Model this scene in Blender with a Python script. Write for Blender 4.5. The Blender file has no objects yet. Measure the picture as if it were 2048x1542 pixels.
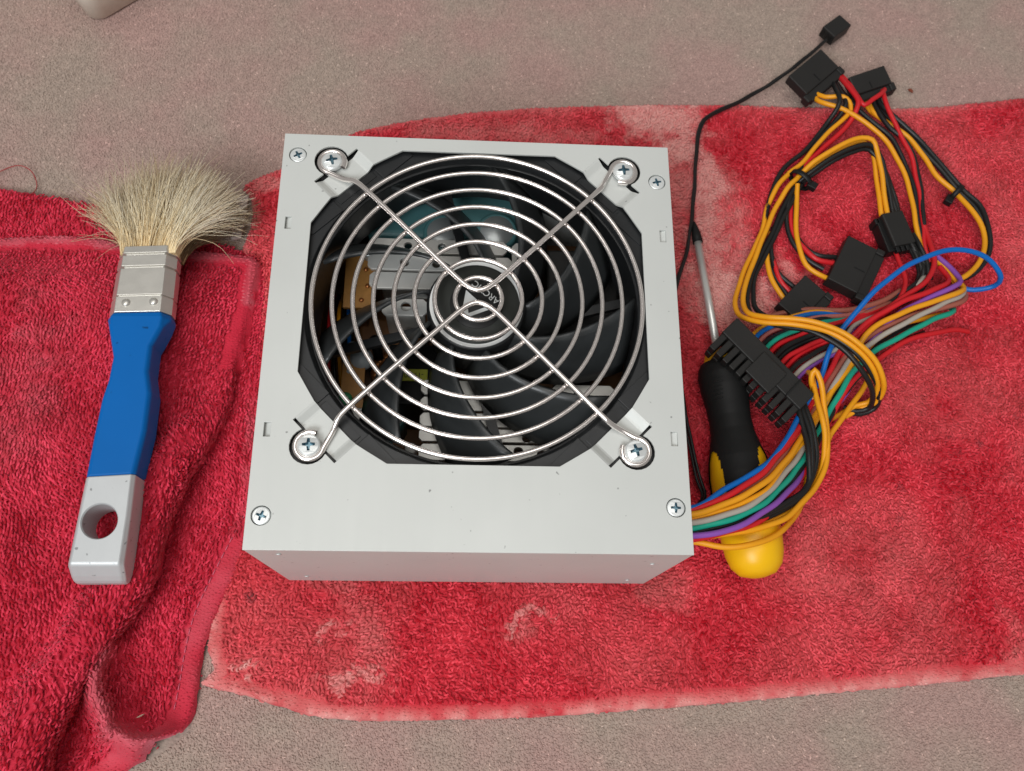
import bpy, bmesh, math, random
import numpy as np
from mathutils import Vector, Matrix
from mathutils.geometry import tessellate_polygon, delaunay_2d_cdt

# ------------------------------------------------------------------ camera, light, exposure
# all modelling below is in millimetres: x right, y away, z up, origin under the middle of the
# power supply at towel level; ZO lifts everything so that the carpet is world zero
S = 0.001
ZO = 3.0
scene = bpy.context.scene
C = scene.collection
random.seed(7)
rng = np.random.default_rng(11)

cam_d = bpy.data.cameras.new('camera')
cam = bpy.data.objects.new('camera', cam_d)
C.objects.link(cam)
cam.location = (-3.263 * S, -114.907 * S, (350.822 + ZO) * S)
cam.rotation_euler = (math.radians(19.2136), math.radians(-3.3557), math.radians(0.1622))
cam_d.sensor_width = 36.0
cam_d.lens = 1750.774 / 2048.0 * 36.0
cam_d.clip_start = 0.01
cam_d.clip_end = 50.0
cam_d.dof.use_dof = True
cam_d.dof.focus_distance = 0.300
cam_d.dof.aperture_fstop = 24.0
scene.camera = cam

world = bpy.data.worlds.new('World')
scene.world = world
world.use_nodes = True
wbg = world.node_tree.nodes['Background']
wbg.inputs[0].default_value = (1.0, 0.965, 0.92, 1.0)     # light bounced round a pale room
wbg.inputs[1].default_value = 0.24


def area_light(name, loc, target, sx, sy, power, col):
    d = bpy.data.lights.new(name, 'AREA')
    d.shape = 'RECTANGLE'
    d.size, d.size_y = sx, sy
    d.energy = power
    d.color = col
    o = bpy.data.objects.new(name, d)
    C.objects.link(o)
    o.location = loc
    o.rotation_euler = (Vector(target) - Vector(loc)).to_track_quat('-Z', 'Y').to_euler()
    return o


# the window: tall panes of daylight to the near left of the floor
area_light('window_light', (-0.72, -1.20, 1.50), (0.0, 0.0, 0.03), 0.9, 0.75, 27.0, (0.93, 0.97, 1.0))
# added overhead fill lamp, also gives the chrome something bright to reflect
area_light('overhead_fill', (-0.25, -0.1, 2.3), (0.0, 0.0, 0.0), 1.7, 1.7, 20.0, (1.0, 0.97, 0.93))

scene.view_settings.view_transform = 'Standard'
scene.view_settings.look = 'None'
scene.view_settings.exposure = 0.0
scene.view_settings.gamma = 1.0
scene.view_settings.use_curve_mapping = False
scene.render.engine = 'CYCLES'
scene.cycles.use_denoising = True
scene.cycles.max_bounces = 8

# ------------------------------------------------------------------ paths and outlines (mm)
WIRES=[('blue',1.05,[(71.8,-51.9,34),(83.5,-50.2,34),(95.2,-43.6,33),(111.9,-33.3,30),(126.8,-18,22),(134.4,-7.4,16),(145.9,10.7,15),(150.3,22,18),(157.6,32.3,22),(168.2,44.6,26),(186.4,57.1,28),(207.3,64.2,28),(221.7,61,25),(228.7,55.1,20),(229.2,53.9,14),(219.6,54.5,9),(214.8,60,7)]),('red',1.1,[(71.7,-53,34),(83.4,-51.3,34),(94.7,-46.1,34),(111.3,-35.9,31),(126.1,-20.7,23),(136.1,-8.5,15),(150.1,11.9,12),(156.1,22,12),(163,29.9,14),(173.2,37.4,15),(188.5,45.9,16),(200.6,51.3,15),(208,55.2,13),(211,59.7,10),(209.4,65.6,8)]),('brown',1.05,[(72.1,-53.5,32),(83.9,-51.9,32),(95.2,-47.2,32),(111.8,-37.6,29),(136.9,-10.8,14),(151.5,10.1,11),(159.3,20.4,11),(167.5,27.9,12),(181.8,35.8,13),(196,41.1,13),(213.2,46.8,12),(218,51.8,9),(217.5,59.3,6)]),('orange',1.1,[(71.4,-54.6,35),(83,-53,35),(94.2,-49.1,35),(110.5,-40.8,32),(128.2,-23.5,22),(136.9,-13.4,15),(154.2,9.1,12),(161.4,17.8,12),(167.2,28.7,15),(182.5,38.4,16),(197.2,44.5,16),(210.2,49.2,15),(216,53.7,12),(213.7,60,9),(209.2,69.9,7)]),('orange',1.05,[(71.8,-55.9,33),(83.5,-54.3,33),(94.6,-51.1,33),(111,-43,30),(132.4,-21,17),(156,9.8,10),(163.6,18,10),(172.1,27.2,10),(185.5,35.5,10),(197.9,40.1,9),(209.2,43.6,6)]),('grey',1.05,[(71.4,-57.8,34),(83.1,-56.2,34),(94.2,-53.2,34),(110.4,-45.4,31),(128.1,-28.3,21),(137.7,-16.7,14),(151.8,7,12),(160,18.5,12),(168.2,24.5,14),(187.5,36,15),(204.4,45.2,14),(214.2,49.8,12),(218.1,54.7,9),(215.4,60.5,6)]),('green',1.1,[(71.6,-59.6,33),(83.2,-58,33),(94.3,-55.3,33),(110.5,-47.8,30),(129.1,-31.1,20),(138.2,-20.1,14),(156.1,6.5,12),(162.3,14.7,12),(171.6,22.5,13),(187.8,31.5,13),(199.4,38.1,12),(209,42.3,10),(212.5,45.5,8),(209.8,47.5,6)]),('black',1.05,[(72,-60.8,31),(83.7,-59.1,31),(94.8,-56.8,31),(111,-49.5,28),(130.9,-31.6,18),(157.6,4.6,9),(166.9,14.2,8),(183.4,26.6,7),(193.6,32.5,4),(200.9,36.8,0)]),('purple',1.05,[(71.2,-62.6,34),(82.8,-60.9,34),(93.7,-59,34),(109.8,-51.7,31),(122.1,-42.4,25),(134.8,-28.5,14),(144.4,-12.4,10),(160.6,8.4,8),(165.7,17.2,9),(175.2,32.5,12),(186.4,41.6,14),(200.5,48,15),(210.1,52.8,15),(214.7,56.3,13),(213.7,63.5,10),(208.7,71.3,8),(205.4,77.9,6)]),('red',1.05,[(71.6,-63.5,32),(83.2,-61.9,32),(94.3,-59.5,32),(109.3,-53.8,28),(130.8,-35.4,17),(146.1,-12.7,11),(158.4,6.4,11),(164,12.6,11),(174.2,20.4,12),(188.4,28.8,11),(200.1,32.5,9),(211.3,36.2,6),(220,37,3)]),('red',1.1,[(73.6,-52,26),(96.5,-46.3,28),(121.2,-26.2,24),(141.3,-4.4,12),(153.9,13.2,10),(161.5,25.6,11),(169.4,33.8,13),(184.6,46,14),(193.2,52,13),(201,58.1,12),(205.2,65.2,11),(206.1,72,10),(205.7,81.9,8),(204.8,86.5,8)]),('red',1.0,[(152.2,10.5,8),(162.2,24.1,9),(172.9,36.4,11),(183,44.1,13),(188.1,50.7,12),(191,57.8,10),(190.6,71.2,8),(188.7,79.3,8)]),('black',1.0,[(73.4,-54.8,26),(96.4,-50.9,27),(121,-34.8,22),(142.9,-10,9),(162,15.6,7),(177.2,29.9,7),(195.5,40.8,5),(205.6,44.7,0)]),('black',1.0,[(75.2,-57.6,26),(96.1,-55.3,27),(112.2,-47.8,25),(132.4,-27.8,15),(152.6,1.8,7),(170,23.1,6),(185,34.1,6),(200.5,40.1,4)]),('orange',1.05,[(72.8,-61.6,27),(84,-62.4,28),(93.3,-64,29.5),(104.6,-63.2,30),(117,-58.4,26),(126.9,-49.9,19),(133.6,-39.2,13),(137.6,-26.7,11),(141.7,-10.3,10),(141.2,1.5,14),(138.9,7,20),(139.9,10,22),(141.8,6.5,21),(143.5,-0.2,19),(143.9,-12,18),(143,-23.6,18),(137.9,-35.8,19),(130.6,-44,22),(120.4,-52.3,26),(105.4,-57.4,29),(88.9,-60.6,30),(74.2,-61.5,29)]),('orange',1.05,[(75.5,-59.2,24),(90.1,-59,26),(106.5,-55.3,26),(123.5,-49,22),(137.6,-35.9,15),(144.6,-21.5,12),(148,-14.6,11),(160.3,-0.7,9),(166.6,7.4,8),(171.9,15.9,7),(174.8,22.5,5)]),('orange',1.05,[(141.7,12.2,12),(141.1,9.1,16),(140.5,1.2,18),(141.3,-10.4,20),(142.1,-19.3,19),(141.1,-29.1,17),(134.3,-40.7,18),(125.3,-48.2,20),(115.3,-53,22),(96.8,-57.4,24)]),('black',1.05,[(75.4,-58.2,25),(95.9,-57.2,27),(111,-53.2,27),(126.8,-44.6,22),(133.5,-37.1,20),(138,-26.2,19),(137.6,-16.7,19),(136.2,-5.1,17),(135.8,2.8,13),(135.9,7.5,9)]),('black',1.05,[(75.4,-58.2,25),(95.6,-57.3,28),(110.8,-52.3,28),(126.9,-43.7,22),(133.2,-37.1,20),(135.7,-26.5,20),(135.8,-16.7,19),(134.7,-5.1,17),(134.8,2.8,13),(135.9,7.5,9)]),('black',1.05,[(75.4,-58.2,25),(95.3,-57.5,28.9),(110.6,-51.6,28.9),(126.9,-42.9,22),(132.8,-37.1,20),(133.7,-26.8,20.9),(134.1,-16.7,19),(133.3,-5.1,17),(134,2.7,13),(135.9,7.5,9)]),('orange',1.05,[(145,112.3,7),(139.2,105.6,7),(134,95.2,6),(129.5,81.4,6),(121.6,65.5,7),(114.5,49.1,10),(112.1,41.5,13),(112.6,35.5,16),(117.7,31.6,20),(129.7,28.2,26),(142.6,24.9,28),(154.3,18.1,28),(162.3,11.6,25),(166.9,7,20),(168.7,3.2,14),(167.5,0.7,8),(162.8,-0.1,6),(156,-4.1,5),(147.2,-8.4,4)]),('orange',1.05,[(148,109,9),(142.7,103.7,9),(137.2,94.2,8),(130.2,79,8),(122.3,62.7,9),(117.1,49.7,12),(115.6,40.7,15),(116.2,35.2,19),(121,32.2,23),(129.5,30.3,27),(142.6,26.4,30),(154.8,19.7,30),(163.3,12.4,27),(168,6.5,22),(170.6,2.9,15),(170,0.2,9),(165.1,-1.3,5),(158.5,-4.9,4)]),('black',1.05,[(148.5,107.1,7),(141.3,95.5,6),(134.4,81.5,6),(127.3,68.6,7),(121.2,55.6,9),(117.8,43.5,12),(118.6,36.1,15),(128.2,30.1,20),(138.6,25.6,25),(148,19.6,26),(155.9,12.3,25),(162.3,6.1,21),(167.2,1.6,14),(168.1,-1.4,7),(163.1,-2.6,5),(158.4,-0.6,4)]),('black',1.05,[(151,107.3,6),(142.7,93,6),(132,73.6,6),(124.9,59.6,7),(122.2,49.8,9),(122,40.4,12),(129.5,32.8,17),(139.7,28.2,23),(150.3,21,26),(158.6,14.1,25),(165.5,7.4,20),(170.1,2.4,13),(170.7,-1.5,6),(165.2,-3.6,4),(159,-2.3,3.6)]),('orange',1.0,[(145,112.3,7),(152.2,118.4,8),(164.5,133.6,9),(172.7,140.8,10),(177.4,146.5,11),(176.9,150.3,12),(174.1,152.7,12),(166,153.8,10),(162.8,158.3,7)]),('orange',1.05,[(163.2,157.9,6),(162.8,153.2,8),(166,149.8,10),(172.1,147.1,11),(178.6,142.2,12),(184.9,137.1,12),(191.7,130.1,11),(196.9,120,10),(200.5,108.2,9),(200.9,85.8,9),(201.8,76.7,8),(203.7,67.2,7),(202.6,60.1,6)]),('red',1.1,[(175.6,169.4,7),(176.9,162.4,10),(178.7,156.3,12),(180.6,149.7,13),(179.7,145.6,12),(177.4,141,10),(168.4,132.3,8),(155.6,119.8,7),(151,114,6)]),('red',1.05,[(177.1,170.3,6),(178.9,163.3,9),(180.9,154.2,12),(183.2,147.5,13),(187.5,150.9,13),(193.3,155.6,12),(196.3,160.1,9)]),('red',1.0,[(195.3,159.5,9),(194.6,154.1,11),(195.9,146.5,11),(199.4,136.7,10),(204.3,123.8,9),(205.4,110.9,8),(205.5,100.2,8),(204.8,86.5,8),(204.2,76.8,8),(205.7,68.5,7)]),('black',1.05,[(172.3,164.9,7),(171.7,157.4,11),(171.1,149.3,14),(170.1,145.8,13),(167.5,142.2,9),(159.9,132.6,7),(153.8,124.9,7),(144.1,116.1,6),(137,104.1,6),(132.2,90.2,6),(129.8,80.9,5)]),('black',1.05,[(174,165.7,6),(174.2,156.8,10),(174.8,148.7,12),(173.3,145.4,10),(168.6,139.6,8),(159.5,128.7,7),(151.4,116.1,7),(148.5,107.1,7)]),('black',1.05,[(174.2,168,5),(177.1,157.1,8),(181.1,149.3,9),(189.6,139.8,9),(196.5,132,9),(201,119.4,8),(203.5,107.6,8),(202.6,86.5,8),(203.6,76,7),(205.5,66.5,6),(206,60.7,5)]),('black',1.05,[(192.3,158.6,5),(191.6,151.4,8),(195.1,139.2,9),(202.3,131.7,9),(206.5,119.6,8),(206.8,105.6,8),(204.9,85.8,8),(206,76.1,7),(207.6,65.3,6)]),('black',1.1,[(195,160.2,5),(193.9,151.3,9),(202.9,140.4,9),(209.9,133.5,8),(217,123,8),(224,111.3,8),(227.8,105,8),(232.9,97.7,9),(234.5,86.5,10),(233.7,77,10),(230.9,69.5,9),(224,62.8,8),(217.7,60.1,6)]),('black',1.1,[(194.3,160.9,4),(193.5,153,6),(201.8,140.1,7),(208.5,132.5,7),(215.7,122.3,7),(222.8,110.6,7),(226.5,104.3,7),(231.4,96.9,8),(234.1,86.6,8),(233.5,78,8),(230.4,70.6,7),(222.9,63.3,6)]),('orange',1.1,[(190.3,159,4),(190,148.6,7),(197.6,141.6,7),(206.8,133.8,7),(211.8,124.9,7),(216.2,114.4,7),(223.7,104.7,7),(228.6,95.2,9),(231.7,85.1,10),(231.5,77.4,10),(226.7,67.6,10),(219,60.4,10),(213.3,57.5,9)]),('orange',1.0,[(188.5,158.9,4),(189.4,149.9,6),(194.9,145,6),(202.7,139.1,6)]),('orange',1.05,[(148,109,9),(156.1,115.8,13),(167,122.6,16),(177.2,126.9,17),(182.1,125.8,17),(184.6,122.4,15),(186.5,113.9,13),(187.1,99.2,11),(187.5,88.9,10),(188.2,85.4,9)]),('orange',1.05,[(149.1,109.3,6),(159.8,117.5,9),(171.8,124.9,11),(180.1,127.8,12),(183.2,124.7,12),(185.4,109.3,10),(185.6,92.3,9),(186.4,85.9,8)]),('black',1.05,[(150.1,108.7,7),(153.5,111.2,10),(161.9,116.6,13),(173,122.2,15),(182.9,123.7,15),(187.2,119,13),(188.9,110.3,12),(190.1,97.1,10),(190.9,90.1,9)]),('black',1.05,[(151.4,108.4,6),(156,112.1,8),(163.6,116.6,11),(173.8,121.4,13),(182.1,122.8,13),(188.9,113.6,11),(191.3,100.6,9),(193.3,91.3,8)]),('black',1.0,[(152.2,107.9,5),(160.6,117.8,7),(172.1,123.9,10),(184.8,124.3,11),(190.2,113,10),(193.5,99.7,8),(194.6,90.9,7)]),('orange',1.05,[(148.5,106.5,8),(148.1,101.2,7),(146.2,88.1,6),(146,75.8,6),(148.9,66.4,6),(154.5,61.3,6),(159.7,59.3,5)]),('black',1.0,[(147.4,106.6,6),(143.5,96.4,6),(142.1,85.5,5),(144.8,75.8,5),(149.6,69.4,5),(157.1,64.6,5)]),('red',1.1,[(148.3,107.3,5),(144.8,92.4,4),(145.6,82,4),(149.1,75,5),(153.6,69.5,6),(163.9,67.4,5)]),('black',1.0,[(149.2,107.4,4),(146.4,89.8,4),(147.9,78.3,4),(151.2,73.5,5),(155.4,70.8,6),(164.3,70.9,5)]),('orange',1.05,[(134.8,82.1,5),(131.7,72.1,5),(132.2,60.9,5),(134.1,54.5,5),(138,48.8,4)]),('black',1.0,[(136.8,86.3,5),(133.9,76,5),(134.7,65.2,5),(137.8,59.6,5),(143.1,54.8,4)]),('red',1.0,[(136.5,84.3,4),(133.6,73.9,4),(134.3,65.9,5),(136.3,58.5,5),(141.5,52.3,4)]),('black',1.0,[(135.9,85.6,4),(132.8,74,3.8),(133.9,62.7,4),(139.5,50.8,4)]),('orange',0.95,[(117,26.3,12),(122.6,31.9,11),(133.9,37.3,9),(145.3,40.6,10.8),(164.9,42,8),(183.3,49.2,7),(196,56.5,7),(203.2,63.1,4)]),('blue',0.95,[(117.5,24.6,14),(123.1,30.2,13),(134.1,35.6,11),(145.7,39.5,11.4),(164.5,41,9),(182.2,47.9,9),(195.4,55.8,8.5),(202.8,62.9,5)]),('pink',0.95,[(120,23.8,12),(125.6,29.5,11),(136.5,34.9,9),(147.3,38.2,10.8),(164.2,40,10),(183.4,48.4,7),(194.8,55.2,10),(202.5,62.6,6)]),('black',0.95,[(120.4,21.5,14),(126,27,13),(136.7,32.5,11),(147.6,36.4,11.4),(165.3,40.4,8),(182.4,47.1,9),(194.2,54.6,11.5),(203.9,63.9,4)]),('green',0.95,[(121.9,20,15),(127.5,25.5,14),(137.9,31.1,12),(148.8,35.2,11.7),(164.9,39.4,9),(183.5,47.7,7),(197.2,57,7),(203.5,63.6,5)]),('red',0.95,[(124,18.6,14),(129.6,24.1,13),(139.9,29.8,11),(150.1,33.6,11.4),(164.5,38.4,10),(182.5,46.3,9),(196.6,56.4,8.5),(203.2,63.4,6)]),('black',0.95,[(125.6,16.7,15),(131.3,22.2,14),(141.3,27.8,12),(151.5,32,11.7),(165.6,38.8,8),(183.6,46.9,7),(196,55.7,10),(204.6,64.7,4)]),('black',0.95,[(127.8,15.9,13),(133.4,21.4,12),(143.3,27.2,10),(152.6,30.7,11.1),(165.2,37.9,9),(182.6,45.6,9),(195.4,55.1,11.5),(204.2,64.4,5)]),('red',0.95,[(128.6,13.9,15),(134.2,19.3,14),(143.8,25.1,12),(153.3,29.1,11.7),(164.9,36.9,10),(183.7,46.1,7),(198.3,57.5,7),(203.9,64.2,6)]),('red',0.95,[(130.9,13.1,13),(136.6,18.6,12),(146,24.4,10),(154.6,27.9,11.1),(166,37.3,8),(182.7,44.8,9),(197.7,56.9,8.5),(205.3,65.5,4)]),('black',0.95,[(131.4,10.6,15),(137.1,16,14),(146.2,21.9,12),(155.1,25.9,11.7),(165.6,36.3,9),(183.9,45.4,7),(197.1,56.3,10),(204.9,65.2,5)]),('grey',0.95,[(133.3,8.8,14),(139,14.2,13),(148,20.1,11),(156.2,23.8,11.4),(165.2,35.3,10),(182.8,44,9),(196.5,55.7,11.5),(204.6,64.9,6)]),('purple',0.95,[(135.3,8.2,12),(140.9,13.6,11),(149.8,19.6,9),(157.1,22.8,10.8),(166.3,35.7,8),(184,44.6,7),(199.5,58,7),(206,66.2,4)]),('brown',1.1,[(125.1,38.4,6),(133.9,41.5,7),(146.7,42.9,9),(161.8,41.9,10),(178.1,46.7,10),(188.6,53.3,9)]),('brown',1.1,[(127.5,37,5),(136.4,40.1,6),(149.1,41,8),(164.2,40.1,9),(179.5,45.3,9),(191.3,52.6,8)]),('black',1.0,[(192.8,83.5,8),(195.4,75.9,9),(198.2,68.5,9),(199.6,62.5,8),(197.6,58,7),(191.8,52.9,6),(182.8,47.2,5)]),('black',1.0,[(193.6,82.6,9),(196,75.4,10),(198.5,67.9,10),(199.7,62,9),(198.3,57.8,7),(192.4,52.4,6),(182.7,46.7,5)]),('black',1.0,[(195.5,82.9,8),(196.6,74.9,11),(200.1,68.5,9),(199.8,61.5,10),(198.9,57.5,7),(193.1,51.9,6),(182.7,46.2,5)]),('black',1.0,[(196.3,81.9,9),(198.9,76,9),(200.4,68,10),(201.7,62.6,8),(199.6,57.3,7),(193.7,51.5,6),(182.6,45.7,5)]),('black',1.0,[(198.2,82.2,8),(199.5,75.5,10),(201.9,68.6,9),(201.8,62.1,9),(200.2,57.1,7),(194.3,51,6),(182.5,45.2,5)]),('black',1.0,[(199,81.3,9),(200,75,11),(202.2,68.1,10),(201.9,61.6,10),(200.9,56.9,7),(194.9,50.5,6),(182.5,44.8,5)]),('black',0.75,[(174.1,192.9,4),(170.3,190,3.6),(159.3,180.2,3),(144.1,166.6,3),(126.8,155.2,3.5),(112.6,146.7,4),(107.7,142.2,4.5),(105.3,136.2,4),(102.3,120.1,4),(99.9,98.6,4),(98.1,86.2,5),(95.2,72.1,5),(91.8,62,5),(89.1,53.4,5),(86.8,38.1,4),(87.1,24.1,4),(89.4,1.1,5),(91.2,-18.8,6),(93.6,-33.5,6),(95.1,-39.9,7),(91.2,-45.1,12),(78.5,-49.2,22)]),('black',0.75,[(174.6,193.8,3),(169.9,189.3,3),(158.7,179,3),(143.5,165.4,3),(126.4,154.4,3),(112.6,146.3,3),(108.6,142.3,3.2),(106.2,136.3,3.2),(103,120.1,3.2),(100.6,98.5,3.2),(98.6,85.5,4),(94.7,71.4,4),(91.1,61.3,4),(87.9,52.6,4),(85.9,38.4,3.4),(86.4,24.3,3.4),(88.7,0.3,4),(90.5,-19,4.5),(92.6,-33.7,5),(93.9,-40.1,6),(90.1,-45.1,10),(78,-49.2,20)])]
TOWEL_OUT=[(-98.4,-101.1),(-95.1,-107.9),(-99.8,-112.5),(-93.2,-114.6),(-80.1,-117.7),(-66.9,-121.5),(-53.9,-124.8),(-31.8,-125.8),(-5.9,-125.4),(22.2,-124.5),(50.5,-122.7),(79.3,-120.7),(108.4,-118.4),(138,-115.8),(168.1,-113.1),(194.4,-110.8),(221.2,-108.3),(260.8,-105.5),(327.1,174.2),(272.8,167),(246.8,162.8),(218.1,158.8),(182.6,157.4),(157.5,156.8),(120.2,155.6),(83.3,154.5),(46.8,151.9),(10.8,147.6),(-12.9,143.7),(-36.2,138.7),(-59,131),(-76.6,120),(-88.8,111.2),(-97.9,105.8),(-105.8,100),(-102.1,95.7),(-100.2,87.6),(-100.6,78.8),(-102.7,69.5),(-100.3,53),(-97.9,9.2),(-99.5,-23.1),(-100.1,-53.6),(-98.7,-82.4)]
LEFT_OUT=[(-266.5,102.8),(-236.1,99.9),(-209.6,95.4),(-187.5,91.7),(-169.6,87.8),(-142.7,80.3),(-120.4,73.7),(-102.1,68.4),(-93.6,65.5),(-90.7,52.4),(-88.2,19.9),(-84.1,-23.4),(-84.3,-51.8),(-88.1,-63.6),(-91.4,-75.6),(-97.3,-92.2),(-99.9,-105.8),(-99.8,-116.9),(-102.5,-129.2),(-112.2,-137.2),(-120.5,-141.9),(-130.7,-148.5),(-136,-158.1),(-205.2,-157.8)]
LEFT_TOP=[(-252.7,62.3),(-225,65.2),(-201,67.9),(-184.8,69.7),(-166.1,69.4),(-149,66.6),(-117.4,64.4),(-96.1,62.2),(-94,60.2),(-94.5,50.2),(-95.9,29.2),(-98.2,16.9),(-101.7,-11.5),(-107,-23.6),(-113.9,-36.4),(-118.2,-53),(-121.1,-76.7),(-130.8,-94.6),(-143.5,-119.2),(-148.1,-136),(-150,-157.1),(-201.1,-156.9)]
RIDGE=[(-133.7,-99.5),(-136.6,-106.1),(-135.8,-117),(-126.5,-130.7),(-115.2,-135.1),(-102.2,-133.8)]
FADES=[(88.8,143.8,21.3,10,0.85),(74.6,150.3,11.7,4.1,0.7),(97.4,124.6,18.1,12.5,0.82),(110.7,110.2,9.6,17,0.8),(105.3,83.6,14.9,18.2,0.8),(112.5,57.2,14.9,20.5,0.85),(124.4,50.2,17,15.9,0.8),(97.4,51.9,8.5,9.1,0.4),(144.9,60.7,9.6,9.1,0.5),(20.3,-88.2,10.6,1.8,0.5),(21.3,-93.1,3,3.6,0.2),(-51.3,-96.3,6.4,1.6,0.55),(-35.3,-111.6,12.8,1.4,0.5),(-45.4,-113.9,6.4,1.4,0.4),(-82.6,-110.5,6.4,1.8,0.7),(-31.2,-100.4,10.6,13.6,0.12),(-39.5,-87.6,12.8,11.4,0.12),(-57.5,-76.4,12.8,4.5,0.15),(218.5,-96.2,6.4,13.6,0.25),(101.4,95.1,23.4,43.2,0.4),(119.6,59.9,19.1,25,0.45),(81.7,-79,10.6,9.1,0.15),(13.3,132,42.6,6.8,0.2),(-93.2,103.4,8.5,4.5,0.35)]
DIRT=[(218.3,-13.9,1.8),(181.4,-34.1,1.8),(-83.8,-80.4,2.4),(178.3,-47.8,1.4),(205.2,-10.4,1.1),(208.4,-17.4,1.2),(236.7,-2.3,1.5),(230.9,-14.8,1.2),(176.3,-57.1,1.0),(215.6,-44.2,1.0)]
STITCH=[(-84.8,-36.4),(-89.5,-50.5),(-94.1,-61.2),(-100,-76),(-104.1,-88.4),(-105.8,-101),(-106.4,-113.3),(-107.3,-123.5)]
BRUSH_L=[(-139.5,51.9),(-139.6,23.4),(-140.5,21.7),(-140.1,17.9),(-138.8,13.4),(-136.5,5.6),(-136.8,-3.9),(-138,-11.5),(-138.7,-26.1),(-139.1,-41.8),(-139.6,-54.1),(-140.4,-72.8),(-140,-77.1)]
BRUSH_R=[(-123.3,53.1),(-122.2,24.3),(-121.4,22.2),(-121.8,18.4),(-123.5,13.8),(-124.8,10),(-124.7,-0.4),(-122.6,-9),(-122.4,-23.7),(-124,-40.6),(-123.6,-55.7),(-123.7,-72.6),(-123.2,-76.9)]

# ------------------------------------------------------------------ helpers
def V(p):
    return (p[0] * S, p[1] * S, (p[2] + ZO) * S)


def link(o, parent=None):
    C.objects.link(o)
    if parent is not None:
        o.parent = parent
        o.matrix_parent_inverse = Matrix.Translation(-parent.location)
    return o


def thing(name, label, cat, loc, group=None):
    o = bpy.data.objects.new(name, None)
    o.empty_display_size = 0.01
    o.location = V(loc)
    C.objects.link(o)
    o['label'] = label
    o['category'] = cat
    if group:
        o['group'] = group
    return o


def tag(o, label, cat, group=None):
    o['label'] = label
    o['category'] = cat
    if group:
        o['group'] = group
    return o


def mesh_np(name, verts, faces, smooth=True):
    """verts (n,3) in mm, faces (m,k) all of one size."""
    v = np.asarray(verts, np.float32).copy()
    v[:, 2] += ZO
    v *= S
    f = np.asarray(faces, np.int32)
    me = bpy.data.meshes.new(name)
    me.vertices.add(len(v))
    me.vertices.foreach_set('co', v.ravel())
    k = f.shape[1]
    me.loops.add(f.size)
    me.loops.foreach_set('vertex_index', f.ravel())
    me.polygons.add(len(f))
    me.polygons.foreach_set('loop_start', np.arange(0, f.size, k, dtype=np.int32))
    me.polygons.foreach_set('use_smooth', np.full(len(f), bool(smooth)))
    me.update(calc_edges=True)
    me.validate()
    return me


def attr(me, name, vals):
    a = me.attributes.new(name, 'FLOAT', 'POINT')
    a.data.foreach_set('value', np.asarray(vals, np.float32))


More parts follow.
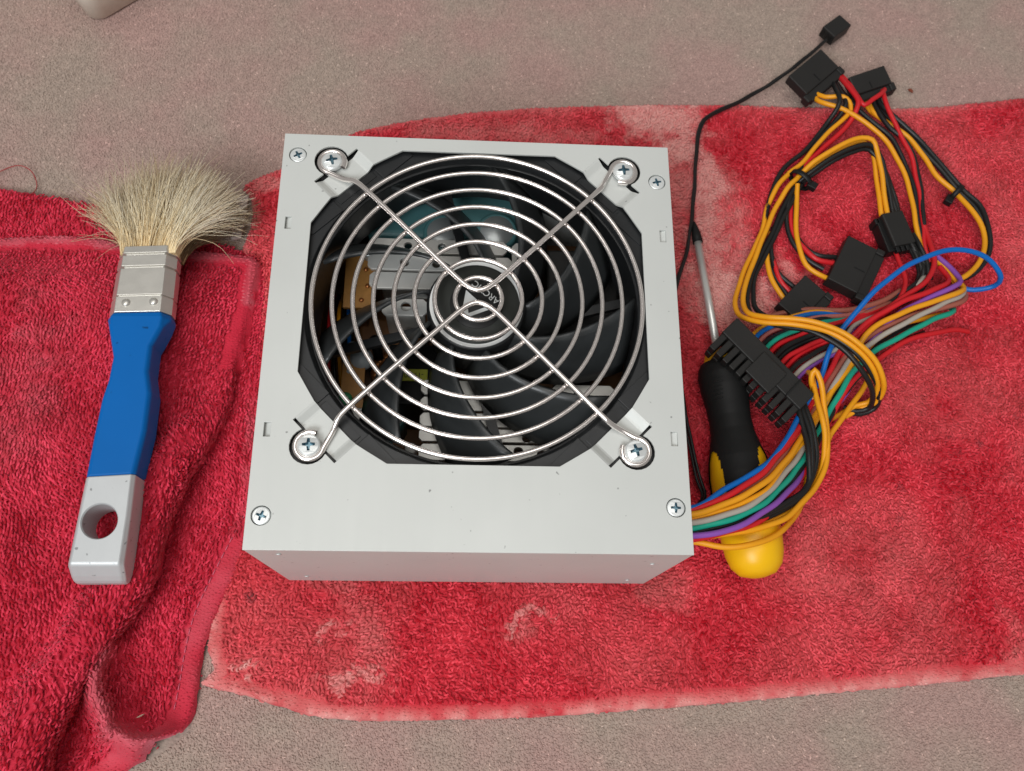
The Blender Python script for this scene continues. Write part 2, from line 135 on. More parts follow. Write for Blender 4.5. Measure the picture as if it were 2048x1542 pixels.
class MB:
    """collects simple solids (mm) and links them as one mesh object"""
    def __init__(self):
        self.v, self.f, self.sm = [], [], []

    def add(self, verts, faces, smooth=False):
        o = len(self.v)
        self.v += [tuple(p) for p in verts]
        self.f += [tuple(i + o for i in f) for f in faces]
        self.sm += [smooth] * len(faces)
        return self

    def box(self, c, size, ang=0.0, tilt=(0, 0), taper=1.0):
        ca, sa = math.cos(ang), math.sin(ang)
        vs = []
        for k, (x, y, z) in enumerate([(-1, -1, -1), (1, -1, -1), (1, 1, -1), (-1, 1, -1), (-1, -1, 1), (1, -1, 1), (1, 1, 1), (-1, 1, 1)]):
            t = taper if z > 0 else 1.0
            lx, ly, lz = x * size[0] / 2 * t, y * size[1] / 2 * t, z * size[2] / 2
            lz += lx * tilt[0] + ly * tilt[1]
            vs.append((c[0] + lx * ca - ly * sa, c[1] + lx * sa + ly * ca, c[2] + lz))
        return self.add(vs, [(0, 3, 2, 1), (4, 5, 6, 7), (0, 1, 5, 4), (1, 2, 6, 5), (2, 3, 7, 6), (3, 0, 4, 7)])

    def prism(self, loops, z0, z1):
        """loops: outer + holes, 2D mm; flat plate from z0 to z1"""
        pts = [[Vector((x, y, 0)) for x, y in l] for l in loops]
        tris = tessellate_polygon(pts)
        flat = [p for l in loops for p in l]
        n = len(flat)
        area = lambda a, b, c: (b[0] - a[0]) * (c[1] - a[1]) - (c[0] - a[0]) * (b[1] - a[1])
        T = [t if area(flat[t[0]], flat[t[1]], flat[t[2]]) > 0 else (t[0], t[2], t[1]) for t in tris]
        vs = [(x, y, z1) for x, y in flat] + [(x, y, z0) for x, y in flat]
        fs = [tuple(t) for t in T] + [(t[2] + n, t[1] + n, t[0] + n) for t in T]
        o = 0
        for li, l in enumerate(loops):
            m = len(l)
            a2 = sum(l[i][0] * l[(i + 1) % m][1] - l[(i + 1) % m][0] * l[i][1] for i in range(m))
            outward = (a2 > 0) == (li == 0)
            for i in range(m):
                a, b = o + i, o + (i + 1) % m
                fs.append((a + n, b + n, b, a) if outward else (b + n, a + n, a, b))
            o += m
        return self.add(vs, fs)

    def lathe(self, prof, c=(0, 0, 0), n=32, smooth=True, axis=None):
        """prof [(r, h)] turned about z through c, or about the given axis"""
        if axis is None:
            ax, u, w = Vector((0, 0, 1)), Vector((1, 0, 0)), Vector((0, 1, 0))
        else:
            ax = Vector(axis).normalized()
            u = Vector((0, 0, 1)).cross(ax).normalized()
            w = ax.cross(u)
        c = Vector(c)
        vs, fs = [], []
        for r, h in prof:
            for i in range(n):
                a = 2 * math.pi * i / n
                p = c + ax * h + (u * math.cos(a) + w * math.sin(a)) * max(r, 1e-4)
                vs.append(tuple(p))
        for k in range(len(prof) - 1):
            for i in range(n):
                j = (i + 1) % n
                fs.append((k * n + i, k * n + j, (k + 1) * n + j, (k + 1) * n + i))
        fs.append(tuple(range(n - 1, -1, -1)))
        fs.append(tuple((len(prof) - 1) * n + i for i in range(n)))
        return self.add(vs, fs, smooth)

    def loft(self, rings, smooth=False, cap=True):
        n = len(rings[0])
        vs = [p for r in rings for p in r]
        fs = []
        for k in range(len(rings) - 1):
            for i in range(n):
                j = (i + 1) % n
                fs.append((k * n + i, k * n + j, (k + 1) * n + j, (k + 1) * n + i))
        if cap:
            fs.append(tuple(range(n - 1, -1, -1)))
            fs.append(tuple((len(rings) - 1) * n + i for i in range(n)))
        return self.add(vs, fs, smooth)

    def build(self, name, mat, parent=None, bevel=0, seg=2, angle=40):
        me = bpy.data.meshes.new(name)
        me.from_pydata([V(p) for p in self.v], [], self.f)
        me.polygons.foreach_set('use_smooth', np.array(self.sm, bool))
        me.update()
        o = bpy.data.objects.new(name, me)
        me.materials.append(mat)
        link(o, parent)
        if bevel:
            b = o.modifiers.new('bevel', 'BEVEL')
            b.width = bevel * S
            b.segments = seg
            b.limit_method = 'ANGLE'
            b.angle_limit = math.radians(angle)
            b.use_clamp_overlap = True
        return o


def inst(me, name, mat, parent, loc, rotz=0.0):
    """another object on shared mesh data; me was built about the origin (ZO included)"""
    o = bpy.data.objects.new(name, me)
    o.location = (loc[0] * S, loc[1] * S, loc[2] * S)
    o.rotation_euler = (0, 0, rotz)
    link(o, parent)
    return o


def circle(cx, cy, r, n=24, a0=0.0):
    return [(cx + r * math.cos(a0 + 2 * math.pi * i / n), cy + r * math.sin(a0 + 2 * math.pi * i / n)) for i in range(n)]


def spline(pts, step=2.0):
    P = np.array(pts, float)
    P = np.vstack([2 * P[0] - P[1], P, 2 * P[-1] - P[-2]])
    out = []
    for i in range(1, len(P) - 2):
        p0, p1, p2, p3 = P[i - 1:i + 3]
        # centripetal Catmull-Rom: no overshoot where the points are unevenly spaced
        t0 = 0.0
        t1 = t0 + max(np.linalg.norm(p1 - p0), 1e-3) ** .5
        t2 = t1 + max(np.linalg.norm(p2 - p1), 1e-3) ** .5
        t3 = t2 + max(np.linalg.norm(p3 - p2), 1e-3) ** .5
        n = max(2, int(np.linalg.norm(p2 - p1) / step))
        for t in np.linspace(t1, t2, n, endpoint=False):
            A1 = (t1 - t) / (t1 - t0) * p0 + (t - t0) / (t1 - t0) * p1
            A2 = (t2 - t) / (t2 - t1) * p1 + (t - t1) / (t2 - t1) * p2
            A3 = (t3 - t) / (t3 - t2) * p2 + (t - t2) / (t3 - t2) * p3
            B1 = (t2 - t) / (t2 - t0) * A1 + (t - t0) / (t2 - t0) * A2
            B2 = (t3 - t) / (t3 - t1) * A2 + (t - t1) / (t3 - t1) * A3
            out.append((t2 - t) / (t2 - t1) * B1 + (t - t1) / (t2 - t1) * B2)
    out.append(P[-2])
    return np.array(out)


def tube_mesh(name, path, r, n=8, closed=False):
    P = np.asarray(path, float)
    m = len(P)
    if closed:
        T = np.roll(P, -1, 0) - np.roll(P, 1, 0)
    else:
        T = np.gradient(P, axis=0)
    T /= np.linalg.norm(T, axis=1)[:, None] + 1e-9
    up = np.array([0, 0, 1.0]) if abs(T[0, 2]) < .9 else np.array([1.0, 0, 0])
    u = np.cross(up, T[0]); u /= np.linalg.norm(u)
    vs = []
    R = np.broadcast_to(r, (m,))
    for i in range(m):
        u = u - T[i] * np.dot(u, T[i]); u /= np.linalg.norm(u)
        w = np.cross(T[i], u)
        for k in range(n):
            a = 2 * math.pi * k / n
            vs.append(P[i] + (u * math.cos(a) + w * math.sin(a)) * R[i])
    fs = []
    for i in range(m if closed else m - 1):
        i2 = (i + 1) % m
        for k in range(n):
            k2 = (k + 1) % n
            fs.append((i * n + k, i * n + k2, i2 * n + k2, i2 * n + k))
    return mesh_np(name, vs, fs)


def tube(name, path, r, mat, parent, n=8, closed=False):
    me = tube_mesh(name, path, r, n, closed)
    me.materials.append(mat)
    return link(bpy.data.objects.new(name, me), parent)


def vnoise(x, y, scale, seed):
    """smooth value noise in 0..1"""
    g = np.random.default_rng(seed).random((256, 256))
    fx, fy = np.asarray(x) / scale + 100.3, np.asarray(y) / scale + 100.7
    ix, iy = np.floor(fx).astype(int), np.floor(fy).astype(int)
    tx, ty = fx - ix, fy - iy
    tx, ty = tx * tx * (3 - 2 * tx), ty * ty * (3 - 2 * ty)
    a = g[ix % 256, iy % 256]; b = g[(ix + 1) % 256, iy % 256]
    c = g[ix % 256, (iy + 1) % 256]; d = g[(ix + 1) % 256, (iy + 1) % 256]
    return (a * (1 - tx) + b * tx) * (1 - ty) + (c * (1 - tx) + d * tx) * ty


def seg_dist(poly, x, y, closed=True):
    x, y = np.asarray(x, float), np.asarray(y, float)
    d = np.full(x.shape, 1e9)
    P = list(poly)
    for i in range(len(P) if closed else len(P) - 1):
        (x0, y0), (x1, y1) = P[i], P[(i + 1) % len(P)]
        dx, dy = x1 - x0, y1 - y0
        t = np.clip(((x - x0) * dx + (y - y0) * dy) / (dx * dx + dy * dy + 1e-9), 0, 1)
        d = np.minimum(d, np.hypot(x - x0 - t * dx, y - y0 - t * dy))
    return d


def inside(poly, x, y):
    """signed distance, positive inside"""
    x, y = np.asarray(x, float), np.asarray(y, float)
    c = np.zeros(x.shape, bool)
    P = list(poly)
    for i in range(len(P)):
        (x0, y0), (x1, y1) = P[i], P[i - 1]
        if y0 == y1:
            continue
        c ^= ((y0 > y) != (y1 > y)) & (x < (x1 - x0) * (y - y0) / (y1 - y0) + x0)
    d = seg_dist(poly, x, y)
    return np.where(c, d, -d)


# ------------------------------------------------------------------ materials
def new_mat(name):
    m = bpy.data.materials.new(name)
    m.use_nodes = True
    return m, m.node_tree.nodes, m.node_tree.links, m.node_tree.nodes['Principled BSDF']


def mat(name, col, rough=0.5, metal=0.0, vary=0.06, scale=120.0, bump=0.0, bscale=900.0, spec=0.5, coat=0.0):
    """plain procedural surface: colour with a little uneven tone, roughness noise and fine relief"""
    m, N, L, b = new_mat(name)
    tc = N.new('ShaderNodeTexCoord')
    nz = N.new('ShaderNodeTexNoise')
    nz.inputs['Scale'].default_value = scale
    nz.inputs['Detail'].default_value = 5
    L.new(tc.outputs['Object'], nz.inputs['Vector'])
    mx = N.new('ShaderNodeMix')
    mx.data_type = 'RGBA'
    mx.inputs[6].default_value = tuple(c * (1 - vary) for c in col) + (1,)
    mx.inputs[7].default_value = tuple(min(1, c * (1 + vary)) for c in col) + (1,)
    L.new(nz.outputs['Fac'], mx.inputs[0])
    L.new(mx.outputs[2], b.inputs['Base Color'])
    mr = N.new('ShaderNodeMapRange')
    mr.inputs[3].default_value = rough * 0.85
    mr.inputs[4].default_value = min(1, rough * 1.15)
    L.new(nz.outputs['Fac'], mr.inputs[0])
    L.new(mr.outputs[0], b.inputs['Roughness'])
    b.inputs['Metallic'].default_value = metal
    b.inputs['Specular IOR Level'].default_value = spec
    b.inputs['Coat Weight'].default_value = coat
    if bump:
        n2 = N.new('ShaderNodeTexNoise')
        n2.inputs['Scale'].default_value = bscale
        n2.inputs['Detail'].default_value = 3
        L.new(tc.outputs['Object'], n2.inputs['Vector'])
        bp = N.new('ShaderNodeBump')
        bp.inputs['Strength'].default_value = bump
        bp.inputs['Distance'].default_value = 0.0004
        L.new(n2.outputs['Fac'], bp.inputs['Height'])
        L.new(bp.outputs['Normal'], b.inputs['Normal'])
    return m


def ramp(N, stops):
    r = N.new('ShaderNodeValToRGB')
    e = r.color_ramp.elements
    e[0].position, e[0].color = stops[0][0], tuple(stops[0][1]) + (1,)
    e[1].position, e[1].color = stops[-1][0], tuple(stops[-1][1]) + (1,)
    for p, c in stops[1:-1]:
        k = e.new(p)
        k.color = tuple(c) + (1,)
    return r


def terry_mat(name, deep, light, faded, sheen, sheen_col):
    """towel yarn: loop to loop tone from 'rnd', bleached and worn yarn plus painted light from 'fade'"""
    m, N, L, b = new_mat(name)
    ar = N.new('ShaderNodeAttribute'); ar.attribute_name = 'rnd'
    af = N.new('ShaderNodeAttribute'); af.attribute_name = 'fade_light'
    tc = N.new('ShaderNodeTexCoord')
    nz = N.new('ShaderNodeTexNoise')
    nz.inputs['Scale'].default_value = 1500
    L.new(tc.outputs['Object'], nz.inputs['Vector'])
    rp = ramp(N, [(0.0, deep), (1.0, light)])
    L.new(ar.outputs['Fac'], rp.inputs['Fac'])
    mx = N.new('ShaderNodeMix'); mx.data_type = 'RGBA'
    L.new(af.outputs['Fac'], mx.inputs[0])
    L.new(rp.outputs['Color'], mx.inputs[6])
    mx.inputs[7].default_value = tuple(faded) + (1,)
    ad = N.new('ShaderNodeAttribute'); ad.attribute_name = 'dirt'
    md = N.new('ShaderNodeMix'); md.data_type = 'RGBA'
    L.new(ad.outputs['Fac'], md.inputs[0])
    L.new(mx.outputs[2], md.inputs[6])
    md.inputs[7].default_value = (0.05, 0.03, 0.03, 1)
    L.new(md.outputs[2], b.inputs['Base Color'])
    b.inputs['Roughness'].default_value = 0.75
    b.inputs['Specular IOR Level'].default_value = 0.12
    b.inputs['Sheen Weight'].default_value = sheen
    b.inputs['Sheen Roughness'].default_value = 0.45
    b.inputs['Sheen Tint'].default_value = tuple(sheen_col) + (1,)
    bp = N.new('ShaderNodeBump')
    bp.inputs['Strength'].default_value = 0.5
    bp.inputs['Distance'].default_value = 0.0005
    L.new(nz.outputs['Fac'], bp.inputs['Height'])
    L.new(bp.outputs['Normal'], b.inputs['Normal'])
    return m


def carpet_mat(name, attr_based):
    m, N, L, b = new_mat(name)
    tc = N.new('ShaderNodeTexCoord')
    big = N.new('ShaderNodeTexNoise')
    big.inputs['Scale'].default_value = 22
    big.inputs['Detail'].default_value = 3
    L.new(tc.outputs['Object'], big.inputs['Vector'])
    rp = ramp(N, [(0.38, CARPET[0]), (0.62, CARPET[1])])
    L.new(big.outputs['Fac'], rp.inputs['Fac'])
    if attr_based:
        a = N.new('ShaderNodeAttribute'); a.attribute_name = 'rnd'
        src = a.outputs['Fac']
    else:
        fine = N.new('ShaderNodeTexNoise')
        fine.inputs['Scale'].default_value = 900
        fine.inputs['Detail'].default_value = 2
        L.new(tc.outputs['Object'], fine.inputs['Vector'])
        src = fine.outputs['Fac']
        bp = N.new('ShaderNodeBump')
        bp.inputs['Strength'].default_value = 0.35
        bp.inputs['Distance'].default_value = 0.0006
        L.new(src, bp.inputs['Height'])
        L.new(bp.outputs['Normal'], b.inputs['Normal'])
    tone = ramp(N, [(0.0, (0.74, 0.73, 0.72)), (0.3, (0.72, 0.72, 0.72)), (0.6, (1.02, 1.02, 1.02)), (1.0, (1.2, 1.2, 1.2))] if not attr_based else [(0.0, (0.74, 0.73, 0.72)), (0.5, (0.98, 0.98, 0.98)), (0.93, (1.18, 1.17, 1.16)), (1.0, (1.6, 1.6, 1.6))])
    L.new(src, tone.inputs['Fac'])
    mu = N.new('ShaderNodeMix'); mu.data_type = 'RGBA'; mu.blend_type = 'MULTIPLY'
    mu.inputs[0].default_value = 1.0
    L.new(rp.outputs['Color'], mu.inputs[6])
    L.new(tone.outputs['Color'], mu.inputs[7])
    L.new(mu.outputs[2], b.inputs['Base Color'])
    b.inputs['Roughness'].default_value = 0.9
    b.inputs['Specular IOR Level'].default_value = 0.15
    b.inputs['Sheen Weight'].default_value = 0.1
    return m


CARPET = ((0.425, 0.280, 0.247), (0.387, 0.300, 0.250))
M_CARPET = carpet_mat('carpet_backing', False)
M_CARPET_PILE = carpet_mat('carpet_pile', True)
M_TOWEL = terry_mat('towel_red', (0.40, 0.003, 0.011), (0.88, 0.075, 0.105), (0.80, 0.41, 0.37), 0.20, (1.0, 0.62, 0.68))
M_TOWEL2 = terry_mat('towel_crimson', (0.37, 0.003, 0.013), (0.88, 0.060, 0.115), (0.80, 0.32, 0.37), 0.34, (1.0, 0.5, 0.6))
def worn_mat(name, col, rough, metal, speck, speck_amt, smudge):
    """painted or plated metal with handling smudges, faint scuffs and dark specks"""
    m, N, L, b = new_mat(name)
    tc = N.new('ShaderNodeTexCoord')
    big = N.new('ShaderNodeTexNoise'); big.inputs['Scale'].default_value = 18; big.inputs['Detail'].default_value = 4
    L.new(tc.outputs['Object'], big.inputs['Vector'])
    c1 = ramp(N, [(0.3, tuple(c * (1 - smudge) for c in col)), (0.7, tuple(min(1, c * (1 + smudge)) for c in col))])
    L.new(big.outputs['Fac'], c1.inputs['Fac'])
    sp = N.new('ShaderNodeTexNoise'); sp.inputs['Scale'].default_value = speck; sp.inputs['Detail'].default_value = 1
    L.new(tc.outputs['Object'], sp.inputs['Vector'])
    sr = N.new('ShaderNodeMapRange')
    sr.inputs[1].default_value, sr.inputs[2].default_value = speck_amt, speck_amt + .04
    L.new(sp.outputs['Fac'], sr.inputs[0])
    mx = N.new('ShaderNodeMix'); mx.data_type = 'RGBA'
    L.new(sr.outputs[0], mx.inputs[0])
    L.new(c1.outputs['Color'], mx.inputs[6])
    mx.inputs[7].default_value = tuple(c * .45 for c in col) + (1,)
    L.new(mx.outputs[2], b.inputs['Base Color'])
    # scuffs: noise drawn out in one direction, in the gloss only
    mp = N.new('ShaderNodeMapping'); mp.inputs['Scale'].default_value = (260, 14, 60); mp.inputs['Rotation'].default_value = (0, 0, .7)
    L.new(tc.outputs['Object'], mp.inputs['Vector'])
    sc = N.new('ShaderNodeTexNoise'); sc.inputs['Scale'].default_value = 2.0; sc.inputs['Detail'].default_value = 6
    L.new(mp.outputs['Vector'], sc.inputs['Vector'])
    rr = N.new('ShaderNodeMapRange')
    rr.inputs[1].default_value, rr.inputs[2].default_value = .3, .75
    rr.inputs[3].default_value, rr.inputs[4].default_value = rough * .93, rough * 1.07
    L.new(sc.outputs['Fac'], rr.inputs[0])
    L.new(rr.outputs[0], b.inputs['Roughness'])
    b.inputs['Metallic'].default_value = metal
    return m


M_CASE = worn_mat('case_steel', (0.60, 0.612, 0.585), 0.46, 0.14, 420, 0.76, 0.04)
M_INNER = mat('case_inside', (0.55, 0.57, 0.53), 0.5, 0.1, vary=0.05)
M_CHROME = mat('guard_chrome', (0.95, 0.885, 0.85), 0.17, 0.92, vary=0.05, scale=60)
M_SCREW = mat('zinc_screw', (0.76, 0.78, 0.77), 0.36, 0.45, vary=0.06, scale=400)
M_RECESS = mat('screw_recess', (0.20, 0.32, 0.38), 0.35, 0.8, vary=0.3, scale=800)  # recess shade and a bluish reflection put into the metal colour
M_DARKGAP = mat('screw_gap', (0.05, 0.05, 0.05), 0.6)
M_FAN = mat('fan_plastic', (0.012, 0.013, 0.014), 0.38, 0.0, bump=0.05, bscale=2500)
M_BLADE = mat('fan_blade', (0.034, 0.037, 0.038), 0.34, 0.0, vary=0.12, scale=90, bump=0.05, bscale=2500)
M_HUB = mat('hub_sticker', (0.026, 0.028, 0.025), 0.6, 0.0, spec=0.25)
M_HUBRING = mat('hub_ring_silver', (0.72, 0.73, 0.72), 0.35, 0.5)
M_PRINT = mat('label_print', (0.58, 0.59, 0.58), 0.5)
M_ALU = mat('heatsink_aluminium', (0.72, 0.71, 0.67), 0.45, 0.3, vary=0.08, scale=200, bump=0.1)
M_PCB = mat('board_brown', (0.20, 0.085, 0.025), 0.5, vary=0.2, scale=300)
M_PCB2 = mat('board_tan', (0.42, 0.20, 0.05), 0.5, vary=0.18, scale=500)
M_TEAL = mat('capacitor_sleeve', (0.07, 0.19, 0.20), 0.4)
M_CAPTOP = mat('capacitor_top', (0.50, 0.53, 0.53), 0.35, 0.6)
M_BLACK = mat('black_plastic', (0.009, 0.009, 0.009), 0.45, bump=0.12, bscale=1500, spec=0.3)
M_CHAR = mat('charcoal_plastic', (0.016, 0.015, 0.014), 0.5, bump=0.12, bscale=1500, spec=0.35)
M_YTAG = mat('yellow_tag', (0.55, 0.58, 0.06), 0.6)
M_INK = mat('tag_ink', (0.03, 0.03, 0.02), 0.7)
M_GLUE = mat('silicone_glue', (0.42, 0.47, 0.50), 0.4)
M_GREEN = mat('green_part', (0.05, 0.28, 0.12), 0.4)
M_WHITEP = mat('white_nylon', (0.75, 0.74, 0.70), 0.5)
M_COPPER = mat('copper_winding', (0.45, 0.17, 0.05), 0.35, 0.6)
WIRE = {k: mat('wire_' + k, c, 0.38, 0.0, vary=0.05, scale=300, bump=0.06, bscale=1800, spec=0.35) for k, c in {
    'orange': (0.80, 0.33, 0.010), 'black': (0.012, 0.012, 0.012), 'red': (0.58, 0.014, 0.020), 'blue': (0.002, 0.13, 0.47),
    'green': (0.012, 0.33, 0.22), 'purple': (0.25, 0.08, 0.40), 'grey': (0.40, 0.36, 0.31), 'brown': (0.33, 0.10, 0.07),
    'pink': (0.45, 0.14, 0.12)}.items()}
M_BLUE = worn_mat('brush_blue', (0.0, 0.115, 0.40), 0.45, 0.0, 260, 0.74, 0.07)
M_BLUE.node_tree.nodes['Principled BSDF'].inputs['Specular IOR Level'].default_value = 0.16
M_SILVER = worn_mat('brush_silver_paint', (0.54, 0.555, 0.56), 0.42, 0.25, 420, 0.705, 0.10)
M_TIN = mat('ferrule_tin', (0.66, 0.64, 0.59), 0.33, 0.75, vary=0.06, scale=200, bump=0.05)
M_SHAFT = mat('shaft_steel', (0.80, 0.80, 0.77), 0.36, 0.6)
M_YELLOW = mat('driver_yellow', (0.86, 0.47, 0.004), 0.36, spec=0.4)
M_RUBBER = mat('driver_rubber', (0.009, 0.009, 0.009), 0.55, bump=0.1, spec=0.25)
M_CREAM = mat('cream_plastic', (0.84, 0.78, 0.68), 0.4)
M_LABEL = mat('woven_label', (0.52, 0.42, 0.38), 0.85, vary=0.12, scale=900, bump=0.5, bscale=2500)
M_STITCH = mat('stitch_thread', (0.66, 0.13, 0.20), 0.7)
M_CRUMB = mat('crumb', (0.20, 0.045, 0.02), 0.8)
M_CHIP = mat('pale_chip', (0.62, 0.48, 0.36), 0.7)
M_THREAD = mat('red_thread', (0.33, 0.03, 0.03), 0.8)


def bristle_mat():
    m, N, L, b = new_mat('bristle_hair')
    a = N.new('ShaderNodeAttribute'); a.attribute_name = 'rnd'
    t = N.new('ShaderNodeAttribute'); t.attribute_name = 'along'
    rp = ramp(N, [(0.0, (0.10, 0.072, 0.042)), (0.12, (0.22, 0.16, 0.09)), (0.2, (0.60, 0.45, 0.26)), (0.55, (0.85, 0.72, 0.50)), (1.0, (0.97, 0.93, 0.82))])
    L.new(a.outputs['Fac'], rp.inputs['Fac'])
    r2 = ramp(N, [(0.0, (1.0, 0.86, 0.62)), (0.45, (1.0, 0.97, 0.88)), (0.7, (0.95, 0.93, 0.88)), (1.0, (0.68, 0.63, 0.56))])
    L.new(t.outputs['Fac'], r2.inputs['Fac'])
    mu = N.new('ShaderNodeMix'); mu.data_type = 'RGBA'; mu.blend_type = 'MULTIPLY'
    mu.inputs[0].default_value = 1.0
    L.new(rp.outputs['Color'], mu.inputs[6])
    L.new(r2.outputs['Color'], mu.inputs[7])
    L.new(mu.outputs[2], b.inputs['Base Color'])
    b.inputs['Roughness'].default_value = 0.5
    return m


M_BRISTLE = bristle_mat()

# ------------------------------------------------------------------ cloth and pile builders
def arches(px, py, pz, nrm, ang, length, height, rad, lean, rings=5):
    """one small yarn loop per point: a bent strand, rounded on its upper side. arrays in mm"""
    n = len(px)
    P = np.stack([px, py, pz], 1)
    d = np.stack([np.cos(ang), np.sin(ang), np.zeros(n)], 1)
    d -= nrm * (d * nrm).sum(1)[:, None]
    d /= np.linalg.norm(d, axis=1)[:, None] + 1e-9
    b = np.cross(nrm, d)
    th = np.linspace(0.12, math.pi - 0.12, rings)
    out = np.zeros((n, rings, 3, 3), np.float32)
    for k, t in enumerate(th):
        c = P + d * (length * 0.5 * -np.cos(t))[:, None] + nrm * (height * np.sin(t))[:, None] + lean * (np.sin(t) * 1.0)
        tang = d * (length * 0.5 * np.sin(t))[:, None] + nrm * (height * np.cos(t))[:, None]
        tang /= np.linalg.norm(tang, axis=1)[:, None] + 1e-9
        w = -np.cross(b, tang)                     # outward side of the yarn
        rk = rad * (0.75 + 0.25 * math.sin(t))
        out[:, k, 0] = c + (b - w * .35) * rk[:, None]
        out[:, k, 1] = c + w * (rk * .9)[:, None]
        out[:, k, 2] = c - (b + w * .35) * rk[:, None]
    vs = out.reshape(-1, 3)
    base = (np.arange(n) * rings * 3)[:, None]
    pat = []
    for k in range(rings - 1):
        for q in range(2):
            pat.append((k * 3 + q, k * 3 + q + 1, k * 3 + 4 + q, k * 3 + 3 + q))
    fs = (base[:, None, :] + np.array(pat)[None]).reshape(-1, 4)
    return vs, fs


def densify(poly, step):
    out = []
    for i in range(len(poly)):
        a, b = np.array(poly[i], float), np.array(poly[(i + 1) % len(poly)], float)
        n = max(1, int(np.linalg.norm(b - a) / step))
        for k in range(n):
            out.append(a + (b - a) * k / n)
    return np.array(out)


def smooth_poly(poly, step=8.0):
    P = [tuple(p) + (0,) for p in poly]
    s = spline(P + [P[0]], step)[:-1, :2]
    return [tuple(p) for p in s]


def cloth_mesh(name, outline, hfun, step, clip=None):
    """triangulated sheet inside an outline, height from hfun(x, y)"""
    o = densify(outline, step)
    cen = o - np.roll(o, 1, 0)
    tang = np.roll(o, -1, 0) - np.roll(o, 1, 0)
    nrm = np.stack([-tang[:, 1], tang[:, 0]], 1)
    nrm /= np.linalg.norm(nrm, axis=1)[:, None] + 1e-9
    a2 = np.sum(o[:, 0] * np.roll(o[:, 1], -1) - np.roll(o[:, 0], -1) * o[:, 1])
    if a2 < 0:
        nrm = -nrm
    o = o + nrm * ((vnoise(o[:, 0], o[:, 1], 2.4, 81) - .5) * .9)[:, None]       # slightly frayed border
    pts = [o, o + nrm * 0.6, o + nrm * 1.6]
    x0, y0 = o.min(0); x1, y1 = o.max(0)
    gx, gy = np.meshgrid(np.arange(x0, x1, step), np.arange(y0, y1, step))
    gx, gy = gx.ravel() + rng.uniform(-.2, .2, gx.size), gy.ravel() + rng.uniform(-.2, .2, gy.size)
    k = inside(outline, gx, gy) > 2.4
    allp = np.vstack([pts[0], pts[1], pts[2], np.stack([gx[k], gy[k]], 1)])
    ins = inside(outline, allp[:, 0], allp[:, 1])
    ins[:len(o)] = 1
    keep = ins > 0.3
    allp = allp[keep]
    n = len(o)
    edges = [(i, (i + 1) % n) for i in range(n)]
    r = delaunay_2d_cdt([Vector(p) for p in allp], edges, [], 1, 1e-5)
    v = np.array([(p[0], p[1]) for p in r[0]])
    f = np.array(r[2], int)
    z = hfun(v[:, 0], v[:, 1])
    # one winding, facing up
    A = (v[f[:, 1], 0] - v[f[:, 0], 0]) * (v[f[:, 2], 1] - v[f[:, 0], 1]) - (v[f[:, 2], 0] - v[f[:, 0], 0]) * (v[f[:, 1], 1] - v[f[:, 0], 1])
    f[A < 0] = f[A < 0][:, ::-1]
    return np.column_stack([v, z]), f


def normals_of(hfun, x, y, e=0.8):
    dzx = (hfun(x + e, y) - hfun(x - e, y)) / (2 * e)
    dzy = (hfun(x, y + e) - hfun(x, y - e)) / (2 * e)
    n = np.stack([-dzx, -dzy, np.ones_like(dzx)], 1)
    return n / np.linalg.norm(n, axis=1)[:, None]


# ------------------------------------------------------------------ carpet
g = []
def carpet_h(x, y):
    return np.full(np.shape(x), -3.0)

cs = MB()
cs.add([(-1500, -1500, -3.4), (1500, -1500, -3.4), (1500, 1500, -3.4), (-1500, 1500, -3.4)], [(0, 1, 2, 3)])
carpet = cs.build('carpet', M_CARPET)
carpet['kind'] = 'structure'
TOWEL = smooth_poly(TOWEL_OUT)
LEFT = smooth_poly(LEFT_OUT)
LTOP = smooth_poly(LEFT_TOP)

gx, gy = np.meshgrid(np.arange(-262, 312, 0.92), np.arange(-172, 245, 0.92))
gx = gx.ravel() + rng.uniform(-.45, .45, gx.size)
gy = gy.ravel() + rng.uniform(-.45, .45, gy.size)
k = (inside(TOWEL, gx, gy) < -0.3) & (inside(LEFT, gx, gy) < -0.3)
gx, gy = gx[k], gy[k]
n = len(gx)
up = np.tile(np.array([0, 0, 1.0]), (n, 1))
ang = rng.uniform(0, 2 * math.pi, n)
vs, fs = arches(gx, gy, np.full(n, -3.45), up, ang, rng.uniform(0.5, 1.2, n), rng.uniform(0.2, 0.5, n), rng.uniform(0.2, 0.32, n),
                rng.normal(0, .25, (n, 3)) * np.array([1, 1, 0.2]), rings=4)
me = mesh_np('pile', vs, fs)
r_ = rng.random(n) * 0.62 + 0.22 * vnoise(gx, gy, 3.5, 5) + .16
r_[rng.random(n) < 0.012] = 1.0
attr(me, 'rnd', np.repeat(r_, 12))
me.materials.append(M_CARPET_PILE)
pile = link(bpy.data.objects.new('pile', me), carpet)
pile['kind'] = 'stuff'

